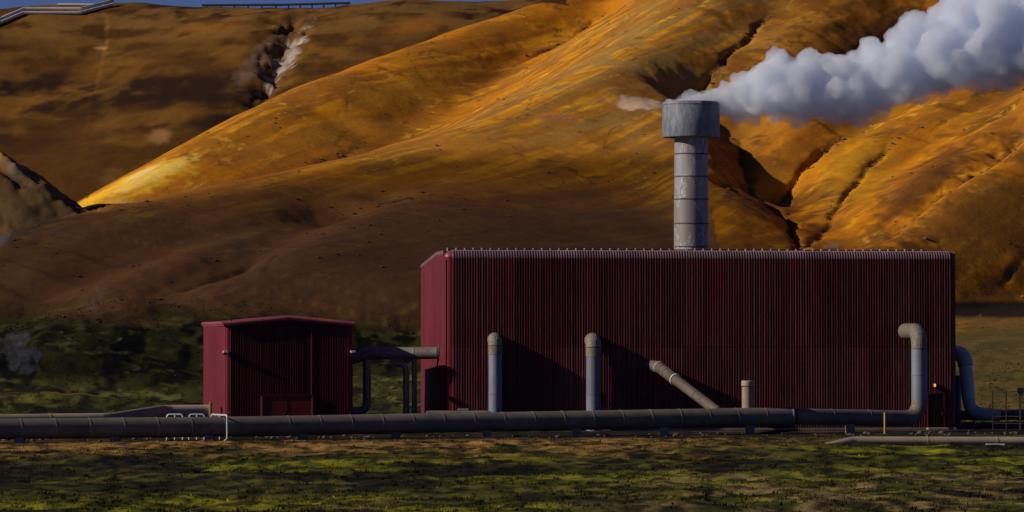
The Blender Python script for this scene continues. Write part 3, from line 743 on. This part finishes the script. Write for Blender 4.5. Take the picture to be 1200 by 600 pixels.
# ------------------------------------------------------------------ chimney
CX, CY = 16.6, 32.0
cz = ground(CX, CY) - 0.2
ch = tag(empty('chimney', (CX, CY, cz)), 'tall pale grey round steel chimney with wide blue grey cap behind the power house', 'chimney')
cuts = [cz, 5.5, 7.7, 9.85, 12.0, 14.1, 16.2, 18.35, 20.6, 22.7, 24.8, 26.7]
MB().box(-2.3, 2.3, -2.3, 2.3, -0.4, 0.5, 0.06).build('base_block', M['concrete'], ch)
for a, b in zip(cuts[:-1], cuts[1:]):
    r0, r1 = 1.66 - 0.004 * a, 1.66 - 0.004 * b
    MB().lathe([(r0, a - cz), (r1, b - cz - 0.004)], 48).build('chimney_section', M['chimney'], ch, 60)
    if b < 26: MB().lathe([(r1 + 0.0, b - cz - 0.06), (r1 + 0.035, b - cz - 0.05), (r1 + 0.035, b - cz + 0.05), (r1, b - cz + 0.06)], 48).build('seam_ring', M['rubble'], ch, 60)
zc0, zc1 = 26.35 - cz, 29.62 - cz
cp = MB().lathe([(1.5, zc0 - 0.0), (2.62, zc0), (2.66, zc0 + 0.08), (2.66, zc1 - 0.06), (2.62, zc1), (2.45, zc1), (2.42, zc1 - 0.1), (2.42, zc0 + 0.3), (1.5, zc0 + 0.3)], 64).build('chimney_cap', M['cap'], ch, 35)
MB().lathe([(2.66, zc1 - 0.32), (2.70, zc1 - 0.30), (2.70, zc1 - 0.22), (2.66, zc1 - 0.20)], 64).build('rim_band', M['cap'], cp, 60)
# ------------------------------------------------------------------ pipes
def base_at(p): return Vector((p.x, p.y, ground(p.x, p.y)))
def saddle(parent, p, r, mat, part='pipe_support', wid=0.35):
    g = ground(p.x, p.y); m = MB()
    m.box(p.x - wid, p.x + wid, p.y - r * 0.75, p.y + r * 0.75, g - 0.1, p.z - r * 0.82, 0.03)
    return m.build(part, mat, parent, off=parent.location)
# the long main pipe
A, B_, C_ = pt(-900, 512, 247), pt(300, 499.5, 275), pt(928, 488, 292)
mp = pipe_thing('steam_pipe', base_at(B_), 'long grey insulated pipe running low in front of both red buildings', 'pipe')
straight(mp, A, B_, 0.77, M['pipe'], 2.6, bandmat=M['band'], bw=0.035); straight(mp, B_ + (C_ - B_).normalized() * 0.004, C_, 0.77, M['pipe'], 2.6, bandmat=M['band'], bw=0.035)
for a, b in ((A, B_), (B_, C_)):
    n_ = max(2, int((b - a).length / 7))
    for i in range(n_): saddle(mp, a.lerp(b, (i + 0.5) / n_), 0.77, M['concrete'])
# collar and the pipe that climbs into the wall at the right
E1 = pt(1077, 490.5, 298.5); E2 = Vector((E1.x, E1.y, pt(1077, 388, 298.5).z)); WN = Vector((-math.sin(TH), math.cos(TH), 0))
E3 = E2 + WN * 4.9
rp_ = pipe_thing('riser_pipe', base_at(E1), 'thick blue grey pipe rising from the ground into the right of the power house wall', 'pipe')
MB().tube([C_ - Vector((0.10, 0, 0)), C_ + Vector((0.12, 0, 0))], 0.82, 24).build('collar', M['wrap'], rp_, 40, off=rp_.location)
path = bend([C_ + Vector((0.12, 0.02, 0.0)), E1, E2, E3], 1.5, 7)
r_ = 0.66
straight(rp_, path[0], path[1], r_, M['pipe'], 3.4)
elbow(rp_, path[1:9], r_, M['wrap'])
straight(rp_, path[8], path[9], r_, M['pipe_blue'], 2.1)
elbow(rp_, path[9:17], r_, M['wrap'])
straight(rp_, path[16], path[17], r_, M['wrap'], 3)
saddle(rp_, C_.lerp(E1, 0.45), r_, M['concrete'])
# two wall pipes
def wall_pipe(px, pyt, D, r, out, label, pyb=505):
    p1 = pt(px, pyt, D); p0 = Vector((p1.x, p1.y, ground(p1.x, p1.y) - 0.2)); p2 = p1 + WN * out
    t = pipe_thing('wall_pipe', base_at(p1), label, 'pipe', 'pipes bent into the power house wall')
    path = bend([p0, p1, p2], r * 1.15, 6)
    a = path[1] - Vector((0, 0, 0.75))
    straight(t, p0, a, r, M['pipe_blue'], 2.7)
    straight(t, a, path[1], r + 0.03, M['wrap'], 2)
    elbow(t, path[1:8], r + 0.03, M['wrap']); elbow(t, [path[7], path[8]], r + 0.03, M['wrap'])
    q = pt(px + 2, 471, D - r)
    MB().tube([q + Vector((0, 0.06, 0)), q - Vector((0, 0.10, 0))], 0.11, 10).build('drain_hole', M['dark'], t, 40, off=t.location)
    return t
wall_pipe(580.5, 398, 299.8, 0.57, 1.0, 'left one of two upright blue grey pipes bent into the power house wall')
wall_pipe(695.5, 399, 300.6, 0.62, 1.2, 'upright blue grey pipe bent into the power house wall left of the slanting pipe')
# slanting pipe
q0 = pt(772, 430, 300.9); q1 = pt(842, 483, 289.8)
sp = pipe_thing('slanting_pipe', base_at(q1), 'brown grey pipe slanting from the power house wall down to the main pipe', 'pipe')
path = bend([q0 + WN * 1.9 + Vector((-0.75, 0, 0.12)), q0, q1], 1.0, 5)
elbow(sp, path[:7], 0.5, M['wrap_dark'])
mid = path[6].lerp(q1, 0.28)
straight(sp, path[6], mid, 0.485, M['wrap_dark'], 0.9)
straight(sp, mid, q1, 0.43, M['wrap_dark'], 2.2)
MB().tube([mid - (q1 - mid).normalized() * 0.05, mid + (q1 - mid).normalized() * 0.08], 0.52, 20).build('clamp_band', M['lpipe'], sp, 40, off=sp.location)
MB().tube([path[6] - (q1 - mid).normalized() * 0.05, path[6] + (q1 - mid).normalized() * 0.05], 0.52, 20).build('clamp_band', M['lpipe'], sp, 40, off=sp.location)
# short vent stub
v0 = pt(876, 482, 291); v1 = pt(876, 446, 291)
vs_ = pipe_thing('vent_stub', v0, 'short tan upright vent with a collar standing on the main pipe', 'vent')
MB().tube([v0 - Vector((0, 0, 0.3)), v1 - Vector((0, 0, 0.5))], 0.47, 24).build('vent_body', M['tan'], vs_, 40, off=v0)
MB().tube([v1 - Vector((0, 0, 0.505)), v1 - Vector((0, 0, 0.42))], 0.42, 24).build('vent_neck', M['dark'], vs_, 40, off=v0)
MB().tube([v1 - Vector((0, 0, 0.415)), v1 - Vector((0, 0, 0.05)), v1], [0.51, 0.51, 0.46], 24).build('vent_cap', M['tan'], vs_, 40, off=v0)
# tan duct at the left, bending back to the small building
tp = bend([pt(-900, 505, 254), pt(130, 491.5, 283), pt(190, 482, 296), pt(246, 481.5, 297.5)], 1.5, 4)
td = pipe_thing('tan_duct', base_at(tp[2]), 'tan duct bending from behind the long pipe to the small red building', 'duct')
straight(td, tp[0], tp[1], 0.52, M['tan'], 4.2); elbow(td, tp[1:-1], 0.52, M['tan']); straight(td, tp[-2], tp[-1], 0.52, M['tan'], 3)
fl = tp[-1]; MB().box(fl.x, fl.x + 0.14, fl.y - 0.7, fl.y + 0.7, fl.z - 0.62, fl.z + 0.72, 0.02).build('end_flange', M['tan'], td, off=td.location)
for s_ in (0.2, 0.45, 0.7, 0.95): saddle(td, tp[0].lerp(tp[1], s_), 0.52, M['concrete'])
saddle(td, tp[-2], 0.52, M['concrete'])
# connecting duct between the buildings
k0, k1, k2 = pt(408, 421, 306), pt(431, 414.5, 305.5), pt(513, 413.5, 304.5)
cdk = pipe_thing('connecting_duct', k1, 'dull brown grey duct bridging the gap between the two red buildings', 'duct')
path = bend([k0, k1, k2], 0.6, 3)
elbow(cdk, path[:5], 0.52, M['pipe_dark']); straight(cdk, path[4], k2, 0.52, M['pipe_dark'], 1.9)
MB().tube([k2 - Vector((0.0, 0, 0)), k2 + Vector((0.10, 0, 0))], 0.78, 24).build('end_flange', M['wrap'], cdk, 40, off=cdk.location)
def drop(px, r, label, top, elb=None, bottom=None):
    a = pt(px, top, 305); g = ground(a.x, a.y)
    t = pipe_thing('drop_pipe', Vector((a.x, a.y, g)), label, 'pipe', 'thin pipes below the connecting duct')
    if bottom: pth = bend([a, Vector((a.x, a.y, bottom.z)), bottom], 0.9, 6)
    elif elb: pth = bend([elb, a, Vector((a.x, a.y, g - 0.1))], 0.6, 6)
    else: pth = [a, Vector((a.x, a.y, g - 0.1))]
    n_ = len(pth)
    if bottom: straight(t, pth[0], pth[1], r, M['pipe_dark'], 1.8); elbow(t, pth[1:], r, M['pipe_dark'])
    elif elb: elbow(t, pth[:-1], r, M['pipe_dark']); straight(t, pth[-2], pth[-1], r, M['pipe_dark'], 2.2)
    else: straight(t, pth[0], pth[1], r, M['pipe_dark'], 2.2)
    return t
drop(430, 0.34, 'thin dark pipe curving back at its foot beside the small red building', 421, bottom=pt(412, 481, 305))
drop(476, 0.27, 'thin dark pipe with a bent top under the duct between the red buildings', 428, elb=pt(462, 425, 305))
drop(485.5, 0.22, 'thin straight dark pipe under the duct beside the power house end wall', 420)
# pipes to the right of the power house
h0, h1 = pt(1095, 487, 318), pt(1290, 485, 311)
hp = pipe_thing('header_pipe', base_at(h0.lerp(h1, 0.4)), 'low grey brown horizontal pipe right of the power house corner', 'pipe')
straight(hp, h0, h1, 0.44, M['wrap'], 2.7)
for s_ in (0.24, 0.55, 0.9):
    p = h0.lerp(h1, s_); MB().tube([Vector((p.x, p.y, p.z - 0.3)), Vector((p.x, p.y, ground(p.x, p.y) - 0.1))], 0.09, 10).build('support_leg', M['pipe_blue'], hp, 40, off=hp.location)
g0, g1, g2, g3 = pt(1100, 413, 318), pt(1130, 413.5, 315.5), pt(1136, 484, 314.8), pt(1172, 486.5, 314.4)
gp = pipe_thing('goose_neck_pipe', base_at(g2), 'thick curved blue grey pipe coming round the right corner of the power house', 'pipe')
path = bend([g0, g1, g2, g3], 1.35, 6)
elbow(gp, path[:8], 0.67, M['pale_blue']); straight(gp, path[7], path[8], 0.6, M['pale_blue'], 1.6); elbow(gp, path[8:], 0.56, M['pale_blue'])
s0 = pt(1122, 440, 316.5); s1 = pt(1126, 481, 316.5)
b2 = pipe_thing('small_riser_pipe', base_at(s1), 'narrow dark riser pipe between the power house corner and the curved pipe', 'pipe')
straight(b2, s0, Vector((s0.x, s0.y, ground(s0.x, s0.y) - 0.1)), 0.3, M['pipe_blue'], 1.6)
# dark metal fence at the far right
fx0, fx1 = pt(1163, 480, 306), pt(1290, 480, 302)
gzf = ground(fx0.x, fx0.y)
fe = tag(empty('metal_fence', Vector((fx0.x, fx0.y, gzf))), 'dark open metal fence standing at the right edge beyond the power house', 'fence')
nf = 8
for i in range(nf + 1):
    p = fx0.lerp(fx1, i / nf); MB().box(p.x - 0.05, p.x + 0.05, p.y - 0.05, p.y + 0.05, gzf - 0.2, gzf + 3.3).build('fence_post', M['dark'], fe, off=fe.location)
for zf in (0.5, 1.1, 1.7, 2.3, 2.9, 3.2):
    MB().tube([Vector((fx0.x, fx0.y - 0.06, gzf + zf)), Vector((fx1.x, fx1.y - 0.06, gzf + zf))], 0.03, 6).build('fence_rail', M['dark'], fe, off=fe.location)
va = pt(1195, 462, 305)
vl = tag(empty('valve_box', Vector((va.x, va.y, gzf))), 'small pale box on a post beside the dark fence at the right edge', 'box')
MB().tube([Vector((va.x, va.y - 0.3, gzf - 0.1)), Vector((va.x, va.y - 0.3, va.z))], 0.05, 8).build('post', M['dark'], vl, off=vl.location)
MB().box(va.x - 0.25, va.x + 0.25, va.y - 0.45, va.y - 0.1, va.z, va.z + 0.55, 0.04).build('box', M['wrap'], vl, off=vl.location)
# low pipe in the grass at the lower right
l0, l1, l2 = pt(968, 524, 262.5), pt(1000, 516.5, 263.5), pt(1330, 517.5, 266)
lpz = pipe_thing('low_pipe', base_at(l1), 'pale tan pipe lying low in the grass in front of the power house door', 'pipe')
path = bend([l0, l1, l2], 1.2, 4)
elbow(lpz, path[:6], 0.33, M['tan']); straight(lpz, path[5], l2, 0.33, M['tan'], 5.5)
q = pt(1165, 520.5, 264.3)
MB().box(q.x - 0.7, q.x + 0.7, q.y - 0.42, q.y - 0.34, q.z - 0.06, q.z + 0.06, 0.01).build('label_strip', M['white'], lpz, off=lpz.location)
for s_ in (0.1, 0.4, 0.7):
    p = path[5].lerp(l2, s_); MB().box(p.x - 0.2, p.x + 0.2, p.y - 0.3, p.y + 0.3, ground(p.x, p.y) - 0.3, p.z - 0.26).build('pipe_support', M['concrete'], lpz, off=lpz.location)
# yellow marker post
ya, yb = pt(1036.5, 483, 291), pt(1036.5, 508, 291); gy0 = ground(ya.x, ya.y)
yp = tag(empty('marker_post', Vector((ya.x, ya.y, gy0))), 'thin yellow marker post standing before the pipe bend', 'post')
MB().tube([Vector((ya.x, ya.y, gy0 - 0.15)), Vector((ya.x, ya.y, ya.z - 0.12)), Vector((ya.x, ya.y, ya.z))], [0.085, 0.085, 0.05], 10).build('post', M['yellow'], yp, 60, off=yp.location)
MB().box(ya.x - 0.13, ya.x + 0.13, ya.y - 0.13, ya.y + 0.13, gy0 - 0.1, gy0 + 0.08, 0.02).build('foot', M['concrete'], yp, off=yp.location)
# white pipe hoops
def hoop(pa, pb, front, label):
    D = 275.0 if not front else 271.0
    Dp = 273.5
    t = tag(empty('pipe_hoop', base_at(pt((pa + pb) / 2, 500, 275.2))), label, 'hoop', 'white tubular hoops at the long pipe')
    top = pt(pa, 485.6, 275.2).z
    off = t.location
    if not front:
        a = pt(pa + 1, 487, 275.2); b = pt(pb - 1, 487, 275.2)
        for yy in (0.0,):
            ga = ground(a.x, a.y)
            MB().tube(bend([Vector((a.x, a.y, ga - 0.1)), Vector((a.x, a.y, top)), Vector((b.x, b.y, top)), Vector((b.x, b.y, ga - 0.1))], 0.22, 5), 0.065, 10).build('hoop_tube', M['white'], t, 60, off=off)
        m = (a + b) / 2; MB().tube([Vector((m.x, m.y, ga - 0.1)), Vector((m.x, m.y, top - 0.06))], 0.055, 8).build('middle_post', M['white'], t, 60, off=off)
    else:
        a = pt(pa + 1, 487, 275.2); b = pt(pb - 1, 487, 272.5); ga = ground(a.x, a.y); gb = ground(b.x, b.y)
        zb = pt(pb, 514, 272.5).z
        MB().tube(bend([Vector((a.x, a.y, ga - 0.1)), Vector((a.x, a.y, top)), Vector((b.x, b.y, top)), Vector((b.x, b.y, zb)), Vector((b.x - 0.25, b.y - 0.1, gb - 0.05))], 0.22, 5), 0.07, 10).build('hoop_tube', M['white'], t, 60, off=off)
        m = a.lerp(b, 0.45); MB().tube([Vector((m.x, a.y, ga - 0.1)), Vector((m.x, a.y, top - 0.06)), Vector((m.x, m.y, top))], 0.055, 8).build('middle_post', M['white'], t, 60, off=off)
    return t
hoop(195, 215.5, False, 'leftmost of three white tubular hoops at the long pipe')
hoop(221, 241, False, 'middle one of three white tubular hoops at the long pipe')
hoop(247, 267.5, True, 'white tubular hoop whose near leg reaches over the long pipe to the ground')
# plinth wall beside the power house corner, stones under the pipe
def rock(name, p, s, mat, seed):
    r2 = random.Random(seed); m = MB(); n1_, n2_ = 5, 8; v = []; f = []
    for i in range(n1_ + 1):
        th = math.pi * i / n1_
        for j in range(n2_):
            a = 2 * math.pi * j / n2_; k = r2.uniform(0.75, 1.15)
            v.append((p.x + s[0] * k * math.sin(th) * math.cos(a), p.y + s[1] * k * math.sin(th) * math.sin(a), p.z + s[2] * k * math.cos(th)))
    for i in range(n1_):
        for j in range(n2_): f.append((i * n2_ + j, (i + 1) * n2_ + j, (i + 1) * n2_ + (j + 1) % n2_, i * n2_ + (j + 1) % n2_))
    return v, f
pl = pt(500, 481, 299.5); pr = pt(575, 483, 299.5)
cw = tag(empty('concrete_block', Vector((pl.x, pl.y, 0))), 'low concrete block at the foot of the power house left corner', 'block')
MB().box(pl.x, pr.x, pl.y - 1.2, pl.y - 0.55, -0.2, 1.72, 0.05).build('block', M['concrete'], cw, off=cw.location)
MB().box(pl.x + 2.6, pl.x + 3.5, pl.y - 1.1, pl.y - 0.6, 1.725, 1.9, 0.03).build('coping', M['concrete'], cw, off=cw.location)
st = MB()
for i in range(150):
    u = random.random(); p = pt(random.uniform(-20, 1210), 500, 0)
    x = random.uniform(-40, 42); y = 0.20 * x - 17 + random.gauss(0, 3.2) - 0.0
    s = random.uniform(0.05, 0.14) * (1.8 if random.random() < 0.08 else 1)
    st.add(*rock('s', Vector((x, y, ground(x, y) + s * 0.2)), (s * random.uniform(1, 2), s * random.uniform(1, 1.6), s * 0.8), None, i))
tag(st.build('loose_stones', M['rubble'], None, 180), 'loose pale stones scattered along the cinder strip under the pipes', 'stones', kind='stuff')

# ------------------------------------------------------------------ pipelines on the far hill
def on_hill(px, py, lift): 
    p = hit(px, py, 640); return p + Vector((0, 0, lift))
zz = [on_hill(-40, 43, 0.5), on_hill(0, 28, 0.5), on_hill(26, 17, 0.5), on_hill(92, 17, 0.5), on_hill(131, 7.5, 0.6)]
for k, (dz, lab) in enumerate(((0.0, 'lower of two white pipes zigzagging over the far brown hilltop'), (1.15, 'upper of two white pipes zigzagging over the far brown hilltop'))):
    t = pipe_thing('hill_pipeline', zz[2], lab, 'pipe', 'white pipelines on the hilltop')
    q = [p + Vector((0, 1.5 * k, dz)) for p in zz]
    for a, b in zip(q[:-1], q[1:]): straight(t, a, b, 0.40, M['lpipe'], 9, bw=0.12)
    for p in q[1:-1]: MB().tube([p - Vector((0.32, 0, 0)), p + Vector((0.32, 0, 0))], 0.34, 16).build('elbow', M['lpipe'], t, 60, off=t.location)
    for i in range(len(q) - 1):
        for s_ in (0.25, 0.75):
            p = q[i].lerp(q[i + 1], s_); MB().box(p.x - 0.15, p.x + 0.15, p.y - 0.2, p.y + 0.2, min(ground(p.x, p.y), p.z - 0.5) - 0.5, p.z - 0.25).build('pipe_support', M['dark'], t, off=t.location)
t = pipe_thing('hill_return_pipe', on_hill(66, 5.2, 0.4), 'short white pipe on the far hilltop pointing back from the zigzag bend', 'pipe', 'white pipelines on the hilltop')
straight(t, pt(66, 4.8, 893), pt(131, 5.2, 893), 0.33, M['lpipe'], 7)
for s_ in (0.2, 0.5, 0.8):
    p = pt(66, 4.8, 893).lerp(pt(131, 5.2, 893), s_); MB().box(p.x - 0.15, p.x + 0.15, p.y - 0.2, p.y + 0.2, min(ground(p.x, p.y), p.z) - 1.0, p.z - 0.3).build('pipe_support', M['dark'], t, off=t.location)
t = pipe_thing('ridge_pipeline', pt(330, 6, 890), 'dark pipeline on short stilts along the skyline of the far hill', 'pipe')
ra = [pt(236, 5.5, 893), pt(330, 5, 891), pt(410, 2.8, 889)]
for a, b in zip(ra[:-1], ra[1:]): straight(t, a, b, 0.28, M['dark'], 6)
for s_ in np.linspace(0.03, 0.98, 12):
    p = ra[0].lerp(ra[1], s_ * 2) if s_ < 0.5 else ra[1].lerp(ra[2], s_ * 2 - 1)
    MB().box(p.x - 0.18, p.x + 0.18, p.y - 0.2, p.y + 0.2, min(ground(p.x, p.y), p.z) - 0.8, p.z - 0.2).build('pipe_support', M['dark'], t, off=t.location)

# ------------------------------------------------------------------ steam
def lump_mesh(name, blobs, voxel, disp, mat, label, cat, seed=0):
    m = bpy.data.meshes.new(name); import bmesh
    bm = bmesh.new()
    for p, r in blobs: bmesh.ops.create_icosphere(bm, subdivisions=2, radius=r, matrix=Matrix.Translation(p))
    bm.to_mesh(m); bm.free()
    o = link(name, m, mat)
    rm = o.modifiers.new('union', 'REMESH'); rm.mode = 'VOXEL'; rm.voxel_size = voxel
    if name == 'steam_plume':
        sm_ = o.modifiers.new('blend', 'SMOOTH'); sm_.factor = 0.8; sm_.iterations = 12
    for i, (sz, st_) in enumerate(disp):
        tx = bpy.data.textures.new(name + str(i), 'CLOUDS'); tx.noise_scale = sz; tx.noise_depth = 2
        dm = o.modifiers.new('puffs', 'DISPLACE'); dm.texture = tx; dm.strength = st_; dm.mid_level = 0.5; dm.texture_coords = 'GLOBAL'
    if name == 'steam_plume':      # heal folds left by the displacement
        r2_ = o.modifiers.new('heal', 'REMESH'); r2_.mode = 'VOXEL'; r2_.voxel_size = voxel
    return tag(o, label, cat)
def mat_steam(name, dens, col, nscale, lo_, hi_, aniso=0.2, grad=None):
    t = NT(name); geo = t.n('TexCoord').outputs['Object']
    a = t.math('ADD', t.math('MULTIPLY', t.noise(geo, nscale, 5, 0.6, 0.4), 0.75), t.math('MULTIPLY', t.noise(geo, nscale * 3.6, 4, 0.65, 0.8), 0.25))
    if grad:      # thinner and more ragged on the lee side of a rising plume: z against a line in x
        x0_, z0_, sl, r0_, rk = grad
        sx = t.n('SeparateXYZ'); t.l(geo, sx.inputs[0])
        dx = t.math('SUBTRACT', sx.outputs[0], x0_)
        h = t.math('SUBTRACT', t.math('SUBTRACT', sx.outputs[2], z0_), t.math('MULTIPLY', dx, sl))
        h = t.math('DIVIDE', h, t.math('ADD', t.math('MULTIPLY', dx, rk), r0_))
        a = t.math('ADD', a, t.ramp(h, -1.1, 0.0, -0.09, 0.22))
    d = t.math('MULTIPLY', t.ramp(a, lo_, hi_), dens)
    v = t.n('VolumePrincipled'); v.inputs['Color'].default_value = (*col, 1); v.inputs['Anisotropy'].default_value = aniso
    t.l(d, v.inputs['Density']); t.l(v.outputs[0], t.out.inputs['Volume']); return t.m
r3 = random.Random(11)
AX = [(795, 114, 6), (830, 119, 16), (865, 115, 28), (905, 103, 47), (950, 104, 47), (1000, 102, 48), (1050, 86, 52), (1100, 62, 58), (1150, 42, 68), (1200, 25, 78), (1260, 2, 88), (1330, -25, 98)]
blobs = []
for (a, b) in zip(AX[:-1], AX[1:]):
    nbl = 40
    for i in range(6):
        s_ = i / 6; blobs.append((pt(a[0] + (b[0] - a[0]) * s_, a[1] + (b[1] - a[1]) * s_, 332), (a[2] + (b[2] - a[2]) * s_) * 0.74 * 332 / F))
    for i in range(nbl):
        s_ = (i + r3.random()) / nbl
        px = a[0] + (b[0] - a[0]) * s_; py = a[1] + (b[1] - a[1]) * s_; rp = a[2] + (b[2] - a[2]) * s_
        ang = r3.uniform(0, 2 * math.pi); k = rp * r3.uniform(0.6, 0.95); rr = rp * r3.uniform(0.12, 0.32)
        k = min(k, rp - rr * 0.7)
        blobs.append((pt(px + 0.3 * k * r3.uniform(-1, 1), py - k * math.sin(ang), 332) + Vector((0, k * math.cos(ang) * 332 / F, 0)), rr * 332 / F))
for i in range(26):   # steam welling over the chimney rim
    a = r3.uniform(0, 2 * math.pi); q = 2.3 * math.sqrt(r3.random())
    blobs.append((Vector((CX + q * math.cos(a), CY + q * math.sin(a), 29.45 + 0.28 * (2.5 + q * math.cos(a)) / 2.5 * r3.uniform(0.4, 1))), r3.uniform(0.35, 0.6)))
lump_mesh('steam_plume', blobs, 0.13, ((1.5, 0.8), (0.6, 0.42), (0.25, 0.18)), mat_steam('steam', 1.0, (0.905, 0.938, 1.0), 0.5, 0.30, 0.72, 0.1, (18.2, 28.9, 0.25, 1.8, 0.18)), 'thick white steam plume blowing right from the chimney top', 'steam')
def wisp(px, py, D, w_, h_, n_, dens, label, lean):
    bl = []
    for i in range(n_):
        s_ = r3.random(); bl.append((pt(px + lean * s_ + r3.gauss(0, w_ * (0.25 + 0.35 * s_)), py - h_ * s_, D) + Vector((0, r3.gauss(0, 0.8), 0)), r3.uniform(0.25, 0.5) * (0.55 if n_ > 40 else 1) * w_ * D / F))
    lump_mesh('steam_wisp', bl, 0.2, ((1.2, 0.5),), mat_steam('wisp_' + str(px), dens, (0.88, 0.92, 1.0), 0.55, 0.46, 0.85), label, 'steam')
hw = hit(28, 435); wisp(28, 436, hw.y - CAMY - 1.0, 30, 46, 60, 0.42, 'faint steam wisp rising from the mossy ground at the left edge', -12)
hw = hit(112, 372); wisp(112, 372, hw.y - CAMY - 1.0, 15, 40, 50, 0.35, 'very faint steam wisp on the brown spur left of the small building', -2)

# ------------------------------------------------------------------ clouds over the hills west of the frame: they shade the lower slopes
t = NT('cloud_white'); cb = t.bsdf((0.85, 0.86, 0.88), 1.0, 0, None, spec=0.0)   # thin cloud: a quarter of the sun comes through
tr = t.n('BsdfTransparent'); mx = t.n('MixShader'); mx.inputs[0].default_value = 0.40
t.l(tr.outputs[0], mx.inputs[1]); t.l(cb.outputs[0], mx.inputs[2]); t.l(mx.outputs[0], t.out.inputs['Surface']); M['cloud'] = t.m
def cloud(poly_px, T, r_edge, label, seed, d0=345):
    r4 = random.Random(seed)
    P = [hit(a, b, d0) + S * T for a, b in poly_px]
    # a frame across the sun's direction
    e1 = Vector((0, 1, 0)) - S * S.y; e1.normalize(); e2 = S.cross(e1)
    c0 = sum(P, Vector()) / len(P)
    q = [((p - c0).dot(e1), (p - c0).dot(e2)) for p in P]
    def inside(a, b):
        r_ = False; j = len(q) - 1
        for i in range(len(q)):
            if (q[i][1] > b) != (q[j][1] > b) and a < (q[j][0] - q[i][0]) * (b - q[i][1]) / (q[j][1] - q[i][1]) + q[i][0]: r_ = not r_
            j = i
        return r_
    def ed(a, b):
        best = 1e9
        for i in range(len(q)):
            x1, y1 = q[i - 1]; x2, y2 = q[i]; L2 = (x2 - x1) ** 2 + (y2 - y1) ** 2 + 1e-9
            tt = max(0, min(1, ((a - x1) * (x2 - x1) + (b - y1) * (y2 - y1)) / L2))
            best = min(best, math.hypot(a - x1 - tt * (x2 - x1), b - y1 - tt * (y2 - y1)))
        return best
    A0, A1 = min(p[0] for p in q), max(p[0] for p in q); B0, B1 = min(p[1] for p in q), max(p[1] for p in q)
    bl = []; step = 3.2
    for ia in range(int((A1 - A0) / step) + 1):
        for ib in range(int((B1 - B0) / step) + 1):
            a = A0 + (ia + r4.random()) * step; b = B0 + (ib + r4.random()) * step
            if not inside(a, b): continue
            r_ = min(ed(a, b) + 0.8, 5 + 7 * r4.random())
            if r_ < 1.3: continue
            bl.append((c0 + e1 * a + e2 * b + S * r4.uniform(-6, 10), r_))
    return lump_mesh('cloud', bl, 1.0, ((9, 1.6),), M['cloud'], label, 'cloud')
cloud([(-150, 150), (-5, 186), (60, 230), (95, 253), (250, 222), (400, 192), (520, 184), (650, 188), (760, 178), (805, 168), (850, 176), (895, 212), (930, 252), (945, 292),
       (900, 370), (700, 385), (520, 400), (480, 425), (300, 445), (100, 452), (-120, 455)], 850, 8, 'white cumulus cloud shading the lower hillside, outside the picture to the left', 3)
